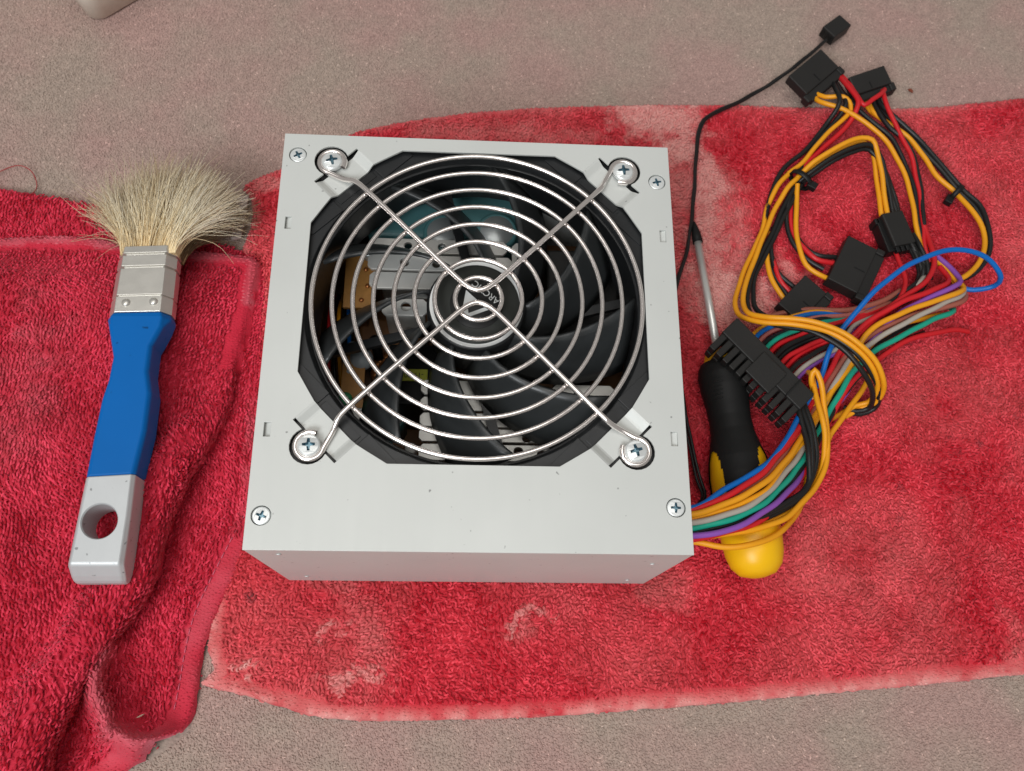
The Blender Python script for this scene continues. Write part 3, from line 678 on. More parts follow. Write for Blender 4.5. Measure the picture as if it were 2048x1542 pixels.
# ------------------------------------------------------------------ towels
def main_h(x, y):
    d = np.clip(inside(TOWEL, x, y), 0, None)
    edge = np.sqrt(np.clip(1 - (1 - np.clip(d / 2.2, 0, 1)) ** 2, 0, 1))
    z = 2.5 + 1.5 * (vnoise(x, y, 34, 1) - 0.5) + 0.9 * (vnoise(x, y, 13, 2) - 0.5)
    z = z + 3.0 * np.exp(-(((x + 92) / 12) ** 2 + ((y - 98) / 9) ** 2))          # raised back corner
    z = z + 1.6 * np.exp(-((seg_dist([(-95, -115), (-78, -118), (-60, -127)], x, y, False)) / 3.0) ** 2)
    # pressed flat under the case
    q = np.maximum(np.abs(x) - 70, np.abs(y) - 75)
    z = np.where(q < 6, 2.6 + (z - 2.6) * np.clip(q / 6, 0, 1) - 0.6 * (1 - np.clip(q / 6, 0, 1)), z)
    z = z * (1 - .85 * np.clip((inside(LEFT, x, y) - .5) / 4, 0, 1))           # pressed flat under the other towel
    return -3.0 + z * edge


def fade_at(x, y):
    f = np.zeros(np.shape(x))
    w1 = vnoise(x, y, 9, 21) * 0.45 + vnoise(x, y, 4, 23) * 0.3 + vnoise(x, y, 1.8, 22) * 0.25
    x = x + (vnoise(x, y, 14, 24) - .5) * 9 + (vnoise(x, y, 4, 25) - .5) * 6
    y = y + (vnoise(x, y, 14, 26) - .5) * 9 + (vnoise(x, y, 4, 27) - .5) * 6
    for cx, cy, rx, ry, s in FADES:
        e = ((x - cx) / rx) ** 2 + ((y - cy) / ry) ** 2
        f = np.maximum(f, s * np.clip(1.15 - 0.8 * e + (w1 - 0.5) * 2.0, 0, 1))
    return f


def pnormals(pm, x, y, e=0.5):
    a, b_ = pm(x + e, y), pm(x - e, y)
    c, d = pm(x, y + e), pm(x, y - e)
    n = np.cross(a - b_, c - d)
    return n / (np.linalg.norm(n, axis=1)[:, None] + 1e-9)


def make_towel(thing_obj, outline, hfun, mt, rows, fade_light_fun, hem, skip, pitch, loop, shift=None):
    pm = lambda x, y: np.stack([*(shift(x, y) if shift else (x, y)), hfun(x, y)], 1)
    v, f = cloth_mesh('cloth', outline, hfun, 2.2)
    v0 = v
    v = pm(v0[:, 0], v0[:, 1])
    me = mesh_np('cloth', v, f)
    v = v0
    d = inside(outline, v[:, 0], v[:, 1])
    attr(me, 'rnd', 0.22 + 0.2 * vnoise(v[:, 0], v[:, 1], 5, 9))
    attr(me, 'fade_light', np.clip(fade_light_fun(v[:, 0], v[:, 1]), 0, 1))
    attr(me, 'dirt', np.zeros(len(v)))
    me.materials.append(mt)
    link(bpy.data.objects.new('cloth', me), thing_obj)
    x0, y0 = np.min(outline, 0); x1, y1 = np.max(outline, 0)
    x0, x1, y0, y1 = max(x0, -262), min(x1, 312), max(y0, -170), min(y1, 250)
    gx, gy = np.meshgrid(np.arange(x0, x1, pitch[0]), np.arange(y0, y1, pitch[1]))
    j = 0.42 if not rows else 0.24
    if rows:
        gy = gy + (np.arange(gy.shape[1]) % 2)[None] * pitch[1] * .5
    gx = gx.ravel() + rng.uniform(-j, j, gx.size) * pitch[0]
    gy = gy.ravel() + rng.uniform(-j, j, gy.size) * pitch[1]
    if shift is not None:                    # more loops where the sheet is stretched over the fold
        ex, ey = np.meshgrid(np.arange(x0, x1, pitch[0] * .8), np.arange(y0, y1, pitch[1] * .8))
        ex = ex.ravel() + rng.uniform(-.4, .4, ex.size); ey = ey.ravel() + rng.uniform(-.4, .4, ey.size)
        q1 = inside(LTOP, ex, ey)
        k = (q1 > -.2) & (q1 < 9) & (ey < 15)
        gx, gy = np.concatenate([gx, ex[k]]), np.concatenate([gy, ey[k]])
    d = inside(outline, gx, gy)
    k = (d > rng.uniform(-.5, .6, d.shape)) & ~skip(gx, gy)
    gx, gy, d = gx[k], gy[k], d[k]
    n = len(gx)
    h = hem(gx, gy, d)                       # 0 open pile .. 1 flat woven hem
    nr = pnormals(pm, gx, gy)
    if rows:
        ang = math.pi / 2 + (vnoise(gx, gy, 30, 31) - .5) * 1.2 + rng.normal(0, .35, n)
    else:
        ang = vnoise(gx, gy, 26, 31) * 9.0 + rng.normal(0, .75, n)
    ang = np.where(h > .5, rng.normal(0, .2, n), ang)
    size = rng.uniform(.75, 1.25, n)
    ln = loop[0] * size * (1 - .45 * h)
    ht = loop[1] * rng.uniform(.7, 1.25, n) * (1 - .8 * h)
    rd = loop[2] * rng.uniform(.85, 1.15, n) * (1 - .1 * h)
    la = vnoise(gx, gy, 18, 41) * 8
    lean = np.stack([np.cos(la), np.sin(la), np.zeros(n)], 1) * (loop[1] * .8 * (1 - h))[:, None] + rng.normal(0, .22, (n, 3)) * (1 - .7 * h)[:, None]
    PP = pm(gx, gy) - nr * 0.12
    vs, fs = arches(PP[:, 0], PP[:, 1], PP[:, 2], nr, ang, ln, ht, rd, lean)
    me = mesh_np('pile', vs, fs)
    rr = np.clip(rng.beta(1.6, 2.0, n) * .95 + (vnoise(gx, gy, 16, 51) - .5) * .5, 0, 1)
    rr = np.where(h > .5, .30 + .12 * rng.random(n), rr)
    attr(me, 'rnd', np.repeat(rr, 15))
    ff = fade_light_fun(gx, gy) * np.where(h > .5, rng.uniform(.95, 1.25, n), rng.uniform(.75, 1.1, n))
    attr(me, 'fade_light', np.repeat(np.clip(ff, 0, 1), 15))
    dd = np.zeros(n)
    for cx, cy, cr in DIRT:
        dd = np.maximum(dd, .85 * np.clip(1.3 - np.hypot(gx - cx, gy - cy) / cr, 0, 1) * rng.uniform(.4, 1, n))
    attr(me, 'dirt', np.repeat(dd, 15))
    me.materials.append(mt)
    p = link(bpy.data.objects.new('pile', me), thing_obj)
    p['kind'] = 'stuff'
    print('towel loops', n)


def main_hem(x, y, d):
    e = 5.0 + 1.5 * vnoise(x, y, 9, 61)
    back = np.where(y > 60, 2.5, 1.0)
    return np.where(d < e / back, 1.0, 0.0)


def main_fade(x, y):
    d = np.clip(inside(TOWEL, x, y), 0, 99)
    worn = np.clip(1.1 - d / 5.5, 0, 1) * (vnoise(x, y, 7, 71) * .6 + vnoise(x, y, 2.2, 73) * .9 - .1) * np.where(y < 0, .85, 0.4)
    soft = 0.16 * np.clip(vnoise(x, y, 38, 72) * 1.4 + vnoise(x, y, 11, 77) * .7 - .75, 0, 1)
    return np.clip(np.maximum(fade_at(x, y), worn * .75) + soft, 0, 1)


towel = thing('towel', 'flat red towel with bleached patches spread under the power supply', 'towel', (100, 20, -3))
make_towel(towel, TOWEL, main_h, M_TOWEL, False, main_fade, main_hem,
           lambda x, y: ((np.abs(x) < 67) & (np.abs(y) < 72)) | (inside(LEFT, x, y) > 2.5), (1.42, 1.42), (1.8, 1.0, 0.43))
lb = MB()
lb.add([(-107.4, 95.7, -1.4), (-102.2, 95.1, 0.2), (-103.4, 74.2, 0.2), (-107.9, 73.3, -1.0),
        (-107.4, 95.7, -2.2), (-102.2, 95.1, -0.6), (-103.4, 74.2, -0.6), (-107.9, 73.3, -1.8)],
       [(0, 3, 2, 1), (4, 5, 6, 7), (0, 1, 5, 4), (1, 2, 6, 5), (2, 3, 7, 6), (3, 0, 4, 7)])
o = lb.build('care_label', M_LABEL, towel)
o['label'] = 'pale pinkish cloth label sewn to the back edge'


def sstep(a, lo, hi):
    t_ = np.clip((a - lo) / (hi - lo), 0, 1)
    return t_ * t_ * (3 - 2 * t_)


def left_h(x, y):
    x, y = np.asarray(x, float), np.asarray(y, float)
    d0 = np.clip(inside(LEFT, x, y), 0, None)
    edge = np.sqrt(np.clip(1 - (1 - np.clip(d0 / 2.5, 0, 1)) ** 2, 0, 1))
    d1 = inside(LTOP, x, y)
    # lower sheet: a thick hem along its border, sinking to the hollow behind it
    near = sstep(-y, -10, 40)
    z = 4.4 - 2.2 * sstep(x, -128, -112) * sstep(y, -25, 5) + near * (-1.0 * (1 - sstep(d0, 7.5, 10.5)) - 3.2 * sstep(d0, 9, 16)) + 0.9 * (vnoise(x, y, 16, 3) - .5)
    # curled lip round the hollow at the near end
    rd = seg_dist(RIDGE, x, y, False)
    z = z + 14.0 * np.exp(-(rd / 4.2) ** 2) * near
    z = z + 5.0 * np.exp(-(((x + 158) / 12) ** 2 + ((y + 140) / 16) ** 2))
    # upper layer: thin hem at the back, a fat rolled fold towards the front
    w = 2.2 + 3.0 * near
    t = np.clip(d1 / w, 0, 1)
    lip = np.sqrt(np.clip(1 - (1 - t) ** 2, 0, 1))
    dd = np.clip(d1, 0, 99)
    tall = 3.8 + 1.7 * near + (9.7 - 1.7 * near) * sstep(dd, 4, 30) + near * 11.5 * np.exp(-((dd - 7.5) / 7.0) ** 2)
    tall = tall - near * 1.0 * np.exp(-((dd - 20) / 6.0) ** 2)
    tall = tall + 3.5 * sstep(-x, 150, 178) * (vnoise(x, y * .45, 15, 14) * 1.7 - .6) * sstep(dd, 3, 14)
    tall = tall + (2.4 * (vnoise(x, y * .5, 17, 4) - .5) + 1.0 * (vnoise(x, y * .6, 8, 6) - .5)) * sstep(dd, 2, 10)
    z = np.where(d1 > 0, z * (1 - lip) + (4.4 + tall) * lip, z)
    return -3.0 + z * edge


def left_shift(x, y):
    """the rolled fold of the upper layer bulges out over the lower one"""
    x, y = np.asarray(x, float), np.asarray(y, float)
    d1 = inside(LTOP, x, y)
    e = .6
    gx_ = (inside(LTOP, x + e, y) - inside(LTOP, x - e, y)) / (2 * e)
    gy_ = (inside(LTOP, x, y + e) - inside(LTOP, x, y - e)) / (2 * e)
    near = sstep(-y, -10, 40)
    w = 2.2 + 3.0 * near
    t = np.clip(d1 / (w * 1.6), 0, 1)
    off = (1.0 + 5.6 * near) * np.sin(math.pi * t) ** .8 * (d1 > 0)
    # the curled lip leans in over the hollow
    rl = 3.2 * np.exp(-(seg_dist(RIDGE, x, y, False) / 3.2) ** 2) * near * (d1 <= 0)
    vx, vy = -122 - x, -116 - y
    vn = np.hypot(vx, vy) + 1e-6
    return x - gx_ * off + rl * vx / vn, y - gy_ * off + rl * vy / vn


def left_hem(x, y, d):
    d1 = inside(LTOP, x, y)
    h = np.where((d1 > -.5) & (d1 < 6.5) & (y > 10), 1.0, 0.0)
    h = np.where((d < 8.5) & (x > -140) & (y < -58), 1.0, h)
    return h


def left_fade_light(x, y):
    d = np.clip(inside(LEFT, x, y), 0, 99)
    d1 = inside(LTOP, x, y)
    f = 0.28 * np.exp(-((seg_dist(RIDGE, x, y, False)) / 2.5) ** 2)
    f = np.maximum(f, np.where((d1 > 0) & (d1 < 4) & (y > 40), .28 * vnoise(x, y, 8, 74) + .08, 0))
    f = np.maximum(f, np.where((d < 8) & (y < 0), .16 * vnoise(x, y, 7, 75), 0))
    f = np.maximum(f, 0.22 * np.exp(-(((x + 175) / 16) ** 2 + ((y - 5) / 40) ** 2)) * vnoise(x, y, 6, 76))  # light on the left side, painted into the yarn as paler pink
    return f


towel2 = thing('towel', 'dark red towel bunched into folds under the paint brush', 'towel', (-150, -10, -3))
make_towel(towel2, LEFT, left_h, M_TOWEL2, True, left_fade_light, left_hem, lambda x, y: (x > -69.5) & (y > -75), (1.25, 1.6), (1.9, 1.0, 0.40), left_shift)

sp_ = spline([p + (0,) for p in STITCH], .8)
sp_[:, 2] = left_h(sp_[:, 0], sp_[:, 1]) + .25
st = MB()
for i in range(0, len(sp_) - 4, 4):                     # short running stitches along the hem
    a_, c_ = sp_[i], sp_[i + 3]
    dd_ = (c_ - a_) / (np.linalg.norm(c_ - a_) + 1e-9)
    n_ = np.array([-dd_[1], dd_[0], 0]) * .24
    mid_ = (a_ + c_) / 2 + np.array([0, 0, .22])
    st.loft([[tuple(a_ + n_), tuple(a_ + (0, 0, .2)), tuple(a_ - n_)], [tuple(mid_ + n_), tuple(mid_ + (0, 0, .22)), tuple(mid_ - n_)], [tuple(c_ + n_), tuple(c_ + (0, 0, .2)), tuple(c_ - n_)]], True)
st.build('stitching', M_STITCH, towel2)

# ------------------------------------------------------------------ power supply
Z = 78.35
HX, HY = 69.74, 74.63
FC = (0.3, 11.2)                       # centre of fan and guard
psu = thing('power_supply', 'grey steel power supply lying with its fan guard facing up', 'power supply', (0, 0, 0))


def diag(q, s, t):
    """corner q (0 back left, 1 back right, 2 front right, 3 front left): s outward, t sideways"""
    a = math.radians((135, 45, -45, -135)[q])
    return (FC[0] + s * math.cos(a) - t * math.sin(a), FC[1] + s * math.sin(a) + t * math.cos(a))


# opening with the keyhole cut round each fan tab, walked clockwise from the back left corner
op = []
TW, SI, SO, RS, SC = 10.0, 63.4, 72.4, 6.1, 74.25
for q in (3, 2, 1, 0):
    pre = [diag(q, 60.6, -21.6), diag(q, 62.6, -13.5), diag(q, SI, -TW), diag(q, SO, -TW)]
    a0 = math.asin((SC + .3 - SO) / RS)
    arc = []
    for i in range(15):
        a = -math.pi / 2 - a0 + (math.pi + 2 * a0) * i / 14
        arc.append(diag(q, SC + .3 + RS * math.cos(a), RS * math.sin(a)))
    post = [diag(q, SO, TW), diag(q, SI, TW), diag(q, 62.6, 13.5), diag(q, 60.6, 21.6)]
    op += pre + arc + post
slots = [(-65.6, 38.4), (66.0, 37.7), (65.7, -37.0), (-65.8, -36.3)]
cover_screws = [(-64.5, 66.0), (65.0, 59.8), (64.9, -59.7), (-65.1, -64.0)]
loops = [[(-HX, -HY), (HX, -HY), (HX, HY), (-HX, HY)], op]
for x, y in slots:
    loops.append([(x - 1.1, y - 2.4), (x - 1.1, y + 2.4), (x + 1.1, y + 2.4), (x + 1.1, y - 2.4)])
for x, y in cover_screws:
    loops.append(circle(x, y, 3.15, 24)[::-1])
cover = MB().prism(loops, Z - 0.9, Z).build('top_cover', M_CASE, psu, bevel=0.35, seg=2, angle=60)
for x, y in slots:
    MB().box((x, y, Z - 1.5), (2.6, 5.2, 0.5), 0, (0.32, 0.05)).build('slot_tongue', M_CASE, psu)
# case walls (the cable side has a real opening)
t = 0.8
MB().box((0, -HY + t / 2 + .05, Z / 2 - .5), (2 * HX - .1, t, Z - 1.0)).build('front_panel', M_CASE, psu, bevel=0.3)
MB().box((0, HY - t / 2 - .05, Z / 2 - .5), (2 * HX - .1, t, Z - 1.0)).build('back_panel', M_CASE, psu, bevel=0.3)
MB().box((-HX + t / 2 + .05, 0, Z / 2 - .5), (t, 2 * HY - 2, Z - 1.0)).build('side_panel', M_CASE, psu)
rp_ = MB()
for c_, s_ in (((HX - .45, 21, Z / 2 - .5), (t, 105, Z - 1)), ((HX - .45, -68, Z / 2 - .5), (t, 11, Z - 1)),
               ((HX - .45, -47, 8.5), (t, 31, 17)), ((HX - .45, -47, 58.7), (t, 31, 37.3))):
    rp_.box(c_, s_)
rp_.build('side_panel', M_CASE, psu)
gr = MB()
ring = lambda o_, x: [(x, -47 + math.copysign(abs(math.cos(a)) ** .5, math.cos(a)) * (15.2 - o_), 28.5 + math.copysign(abs(math.sin(a)) ** .5, math.sin(a)) * (11.4 - o_)) for a in [2 * math.pi * i / 24 for i in range(24)]]
gr.loft([ring(0, HX - 1.8), ring(0, HX + 1.0), ring(1.6, HX + 1.0), ring(1.6, HX - 1.8)], cap=False)
gr.build('cable_grommet', M_BLACK, psu)
MB().box((0, 0, 0.45), (2 * HX - .3, 2 * HY - .3, .8)).build('base_plate', M_INNER, psu)
for x, z_ in ((-60.3, 70), (-60.5, 14), (61.0, 57), (60.8, 12)):
    MB().lathe([(0.9, 0), (0.8, .25), (.35, .3), (.3, -.3)], (x, -HY - .02, z_), 12, axis=(0, -1, 0)).build('dimple', M_SCREW, psu)

# fan tabs: the pressed strips the guard is screwed to
for q in range(4):
    tb = MB()
    cols = [(-TW, 0.0), (-TW + .6, -.25), (-TW + 2.6, -1.75), (-TW + 3.3, -2.0), (0, -2.0), (TW - 3.3, -2.0), (TW - 2.6, -1.75), (TW - .6, -.25), (TW, 0.0)]
    top, bot = [], []
    for tt, dz in cols:
        bulge = SO - 1.0
        for s_ in (SI + .02, bulge):
            x, y = diag(q, s_, tt)
            top.append((x, y, Z - .05 + dz))
            bot.append((x, y, Z - .85 + dz))
    nn = len(cols)
    fs_ = []
    N2 = len(top)
    for i in range(nn - 1):
        a, b, c_, d_ = 2 * i, 2 * i + 1, 2 * i + 3, 2 * i + 2
        fs_ += [(a, b, c_, d_)[::-1], (a + N2, b + N2, c_ + N2, d_ + N2), (a, d_, d_ + N2, a + N2), (b, b + N2, c_ + N2, c_)]
    tb.add(top + bot, fs_)
    ear = [diag(q, SO - 1.0, -4.3)] + [diag(q, SC + 4.4 * math.cos(a), 4.4 * math.sin(a)) for a in np.linspace(-1.75, 1.75, 15)] + [diag(q, SO - 1.0, 4.3)]
    tb.prism([ear], Z - 2.83, Z - 2.07)
    tb.build('fan_tab', M_CASE, psu)


def screw_mesh(name, r, dome, gap):
    """Phillips head about the origin; its top at z = 0"""
    m = MB()
    w, l = r * .16, r * .56
    cross = []
    for k in range(4):
        a = k * math.pi / 2
        ca, sa = math.cos(a), math.sin(a)
        for x, y in ((w, -w * 1.0), (l, -w * .7), (l, w * .7)):
            cross.append((x * ca - y * sa, x * sa + y * ca))
    n_ = 36
    rim = circle(0, 0, r * .86, n_)
    pts = [[Vector((x, y, 0)) for x, y in rim], [Vector((x, y, 0)) for x, y in cross]]
    tr = tessellate_polygon(pts)
    flat = rim + cross
    zt = lambda p: dome * (1 - (math.hypot(*p) / r) ** 2)
    vs_ = [(x, y, zt((x, y)) - dome) for x, y in flat]
    area = lambda t_: (flat[t_[1]][0] - flat[t_[0]][0]) * (flat[t_[2]][1] - flat[t_[0]][1]) - (flat[t_[2]][0] - flat[t_[0]][0]) * (flat[t_[1]][1] - flat[t_[0]][1])
    m.add(vs_, [tuple(t_) if area(t_) > 0 else (t_[0], t_[2], t_[1]) for t_ in tr])
    # rim rolled down to the seat
    prof = [(r * .86, zt((r * .86, 0)) - dome), (r * .95, -dome * .98), (r, -dome * 1.05 - .25), (r, -dome - 1.2)]
    vv, ff = [], []
    for rr_, hh in prof:
        vv += [(x, y, hh) for x, y in circle(0, 0, rr_, n_)]
    for k in range(3):
        for i in range(n_):
            j = (i + 1) % n_
            ff.append((k * n_ + i, (k + 1) * n_ + i, (k + 1) * n_ + j, k * n_ + j))
    m.add(vv, ff, True)
    return m, cross


def make_screw(name, r, dome, label=None):
    m, cross = screw_mesh(name, r, dome, 0)
    me_ = bpy.data.meshes.new(name)
    nf = len(m.f)
    nv = len(m.v)
    c12 = cross
    wall = [(x, y, -.02 - dome * .3) for x, y in c12]
    deep = [(x * .55, y * .55, -dome - .95) for x, y in c12]
    m.add(wall + deep, [(i, (i + 1) % 12, (i + 1) % 12 + 12, i + 12)[::-1] for i in range(12)] + [tuple(range(12, 24))])
    me_.from_pydata([(x * S, y * S, z_ * S) for x, y, z_ in m.v], [], m.f)
    me_.materials.append(M_SCREW)
    me_.materials.append(M_RECESS)
    me_.polygons.foreach_set('material_index', np.array([0] * nf + [1] * (len(m.f) - nf), np.int32))
    me_.polygons.foreach_set('use_smooth', np.array(m.sm, bool))
    me_.update()
    return me_


csm = make_screw('cover_screw', 2.9, 0.25)
for i, (x, y) in enumerate(cover_screws):
    inst(csm, 'cover_screw', None, psu, (x, y, Z - .08 + ZO), 0.5 + i * 1.3)
    MB().lathe([(3.1, -.2), (3.1, 0)], (x, y, Z - 1.3), 24).build('screw_seat', M_DARKGAP, psu)
psm = make_screw('guard_screw', 3.65, 0.9)
SCR = [diag(q, SC, 0) for q in range(4)]
for i, (x, y) in enumerate(SCR):
    inst(psm, 'guard_screw', None, psu, (x, y, Z + 1.35 + ZO), (0.25, 0.1, 0.3, 0.05)[i])

# ---- fan
FT = Z - 2.9
fr = 59.8
oct_ = []
for q in range(4):
    for t_ in (-7, 7):
        oct_.append(None)
sq = []
for sx, sy in ((-1, -1), (1, -1), (1, 1), (-1, 1)):
    sq.append((sx, sy))
frame_out = [(FC[0] - fr + 5, FC[1] - fr), (FC[0] + fr - 5, FC[1] - fr), (FC[0] + fr, FC[1] - fr + 5), (FC[0] + fr, FC[1] + fr - 5),
             (FC[0] + fr - 5, FC[1] + fr), (FC[0] - fr + 5, FC[1] + fr), (FC[0] - fr, FC[1] + fr - 5), (FC[0] - fr, FC[1] - fr + 5)]
fan = MB().prism([frame_out, circle(FC[0], FC[1], 58.6, 72)[::-1]], FT - 3, FT)
fan.prism([[(x * .999 + FC[0] * .001, y * .999 + FC[1] * .001) for x, y in frame_out], circle(FC[0], FC[1], 56.6, 72)[::-1]], FT - 25, FT - 3.02)
fan = fan.build('fan', M_FAN, psu, bevel=0.4, angle=50)
# chamfered throat and the stepped corner pads of the frame
th_ = MB()
ra, rb = circle(FC[0], FC[1], 58.6, 72), circle(FC[0], FC[1], 56.7, 72)
th_.add([(x, y, FT - .4) for x, y in ra] + [(x, y, FT - 4.5) for x, y in rb], [(i, (i + 1) % 72, (i + 1) % 72 + 72, i + 72)[::-1] for i in range(72)], True)
th_.build('throat', M_FAN, fan)
for q in range(4):
    cp = MB()
    for t0, t1, dz in ((-24, -9.6, .5), (9.6, 24, .5), (-8.5, 8.5, .25)):
        cp.prism([[diag(q, 60.3 if abs(t0) < 9 else 57.8, t0), diag(q, 63.0, t0), diag(q, 63.0, t1), diag(q, 60.3 if abs(t0) < 9 else 57.8, t1)][::-1]], FT - .5, FT + dz)
    cp.build('corner_pad', M_FAN, fan, bevel=.2)
# blades: nine, swept and pitched
rs = np.linspace(16.4, 55.6, 12)
bv, bf = [], []
for r in rs:
    f_ = (r - 19) / 31
    ca_ = 35 * f_ - 0.0
    chord = 23 - 2.0 * f_
    for k in range(8):
        tt = k / 7 - .5
        a = math.radians(ca_ + chord * tt + 2.5 * math.sin(f_ * 3))
        z_ = FT - 12.6 + 20 * tt + 1.3 * (1 - (2 * tt) ** 2)
        bv.append((r * math.cos(a), r * math.sin(a), z_ - ZO))
for i in range(len(rs) - 1):
    for k in range(7):
        bf.append((i * 8 + k, i * 8 + k + 1, (i + 1) * 8 + k + 1, (i + 1) * 8 + k))
bme = mesh_np('blade', bv, bf)
bme.materials.append(M_BLADE)
for i in range(9):
    o = bpy.data.objects.new('blade', bme)
    o.location = (FC[0] * S, FC[1] * S, ZO * S)
    o.rotation_euler = (0, 0, math.radians(-126 + 40 * i))
    link(o, fan)
    sm_ = o.modifiers.new('thickness', 'SOLIDIFY')
    sm_.thickness = 1.3 * S
    sm_.offset = 0
HZ = Z - 4.2
MB().lathe([(17.2, -20), (17.2, -1.2), (16.7, -.3), (16.0, 0), (0.0, 0)], (FC[0], FC[1], HZ), 48).build('hub', M_FAN, fan)
MB().prism([circle(FC[0], FC[1], 16.2, 64), circle(FC[0], FC[1], 14.95, 64)[::-1]], HZ - .1, HZ + .25).build('hub_ring', M_HUBRING, fan)
MB().lathe([(14.9, 0), (14.8, .16), (0, .16)], (FC[0], FC[1], HZ + .02), 48).build('hub_sticker', M_HUB, fan)
MB().lathe([(9.3, 0), (9.2, .08), (0, .08)], (FC[0] + .1, FC[1] + .1, HZ + .19), 48).build('sticker_disc', M_BLACK, fan)
for a in (10, 100, 190, 280):
    c_, s_ = math.cos(math.radians(a)), math.sin(math.radians(a))
    MB().box((FC[0] + 37 * c_, FC[1] + 37 * s_, FT - 23.5), (44, 3.4, 2.5), math.radians(a + 6)).build('strut', M_FAN, fan)


def text(body, size, loc, rotz, m, name, parent, spacing=1.0):
    cu = bpy.data.curves.new(name, 'FONT')
    cu.body = body
    cu.size = size * S
    cu.align_x = 'CENTER'
    cu.align_y = 'CENTER'
    cu.extrude = 0.04 * S
    cu.space_character = spacing
    to = bpy.data.objects.new(name, cu)
    C.objects.link(to)
    dg = bpy.context.evaluated_depsgraph_get()
    me_ = bpy.data.meshes.new_from_object(to.evaluated_get(dg))
    bpy.data.objects.remove(to)
    me_.materials.clear()
    me_.materials.append(m)
    o = bpy.data.objects.new(name, me_)
    o.location = (loc[0] * S, loc[1] * S, (loc[2] + ZO) * S)
    o.rotation_euler = (0, 0, rotz)
    return link(o, parent)


text('ARCTIC', 3.3, (3.5, 15.7, HZ + .33), math.radians(139.5), M_PRINT, 'lettering', fan, 1.0)
lg = MB()
lg.prism([[(-3.4, 16.4), (-4.3, 10.4), (-1.6, 11.7), (0.6, 12.6), (-1.7, 14.7)]], HZ + .28, HZ + .36)
lg.prism([[(-4.6, 8.4), (-3.4, 6.8), (-1.9, 6.4), (4.6, 9.1), (3.1, 9.9), (-2.4, 7.6), (-2.6, 9.2)]], HZ + .28, HZ + .36)
lg.build('emblem', M_PRINT, fan)

# ---- wire guard
guard_z = Z + .35
gd = tube('fan_guard', [(FC[0] + .6 + 56.3 * math.cos(a), FC[1] + 56.3 * math.sin(a), guard_z) for a in np.linspace(0, 2 * math.pi, 120, endpoint=False)], 0.84, M_CHROME, psu, 10, True)
for r in (8.0, 14.9, 21.8, 28.7, 35.6, 42.5, 49.4):
    n_ = int(24 + r * 1.6)
    tube('ring', [(FC[0] + .6 + r * math.cos(a), FC[1] + r * math.sin(a), guard_z) for a in np.linspace(0, 2 * math.pi, n_, endpoint=False)], 0.84, M_CHROME, gd, 10, True)


def spoke_end(q):
    """from the straight run out to the eye bent round the screw"""
    a0 = math.radians((-105, -190, 80, -10)[q]) if q != 2 else math.radians(82)
    sx, sy = SCR[q]
    zt_ = Z - 1.0
    eye = []
    for i in range(22):
        a = a0 - math.radians(285) * i / 21
        eye.append((sx + 4.5 * math.cos(a), sy + 4.5 * math.sin(a), zt_ + .25 + (0.35 if i > 17 else 0)))
    x1, y1 = diag(q, 66.5, 0)
    ex, ey, _ = eye[0]
    k1 = diag(q, 60.2, 0)
    side = ((ex - sx) * .30, (ey - sy) * .30)
    return [(k1[0], k1[1], guard_z + 1.85), (diag(q, 63.0, 0)[0] + side[0] * .4, diag(q, 63.0, 0)[1] + side[1] * .4, guard_z + 1.0),
            (x1 + side[0] * 1.4, y1 + side[1] * 1.4, zt_ + .9)] + eye


for qa, qb, yc in ((0, 1, 13.5), (3, 2, 8.9)):
    sgn = 1 if yc > FC[1] else -1
    A = spoke_end(qa)[::-1]
    B = spoke_end(qb)
    mid = []
    for x in np.linspace(-8.5, 8.5, 9):
        yy = yc + sgn * (math.sqrt(x * x + 25) - 5) * 1.16
        mid.append((FC[0] + .4 + x, yy, guard_z + 1.9))
    tube('spoke', spline(A + mid + B, 1.2), 0.95, M_CHROME, gd, 10)

# ---- what shows through the fan
MB().box((0, 2, 6.5), (128, 138, 1.6)).build('circuit_board', M_PCB, psu)


def heatsink(strips, zt_, depth, legs):
    root = None
    for (x0, x1, y0, y1, holes) in strips:
        m = MB()
        c_ = min(1.5, (y1 - y0) / 4)
        outl = [(x0 + c_, y0), (x1 - c_, y0), (x1, y0 + c_), (x1, y1 - c_), (x1 - c_, y1), (x0 + c_, y1), (x0, y1 - c_), (x0, y0 + c_)]
        m.prism([outl] + [circle(hx, hy, hr, 16)[::-1] for hx, hy, hr in holes], zt_ - 1.6, zt_)
        if root is None:
            for lx0, lx1, ly in legs:
                m.box(((lx0 + lx1) / 2, ly, (zt_ - 1.6 + 7.4) / 2), (lx1 - lx0, 2.0, zt_ - 1.6 - 7.4))
            root = m.build('heatsink', M_ALU, psu, bevel=.2)
        else:
            m.build('fin', M_ALU, root, bevel=.2)
    return root


heatsink([(-41, 12, 43.6, 49.5, [(-26, 46.6, 1.5), (-13, 46.4, 1.6), (-5, 46.2, 1.7)]), (-41, 14, 36.2, 42.6, [(-27, 39.5, 1.8), (-15, 39, 1.6)]),
          (-40, 14, 28.4, 35.2, []), (14, 26, 34, 49, [(20, 45, 1.5), (22, 38, 1.5)])], 49, 40, [(-38, 10, 42)])
heatsink([(-19, 8, -13.5, -8, []), (-19, 24, -19.5, -14.4, []), (-19, 28, -25.5, -20.4, [(18, -23.5, 1.6)]), (-19, 31, -31, -26.4, [(19.5, -29.5, 1.7)]),
          (-19, 34, -38, -32, [(16.5, -34.4, 1.7), (25, -35.6, 1.9)])], 49, 40, [(-16, 30, -24)])
heatsink([(29, 52, -19, -8.4, [(38, -12.5, 1.4)]), (36, 50, -31, -22, [])], 48, 40, [(31, 50, -14)])
heatsink([(-35, -18, 18.6, 25.6, [(-26, 22.4, 1.9)])], 46, 40, [(-34, -19, 22)])
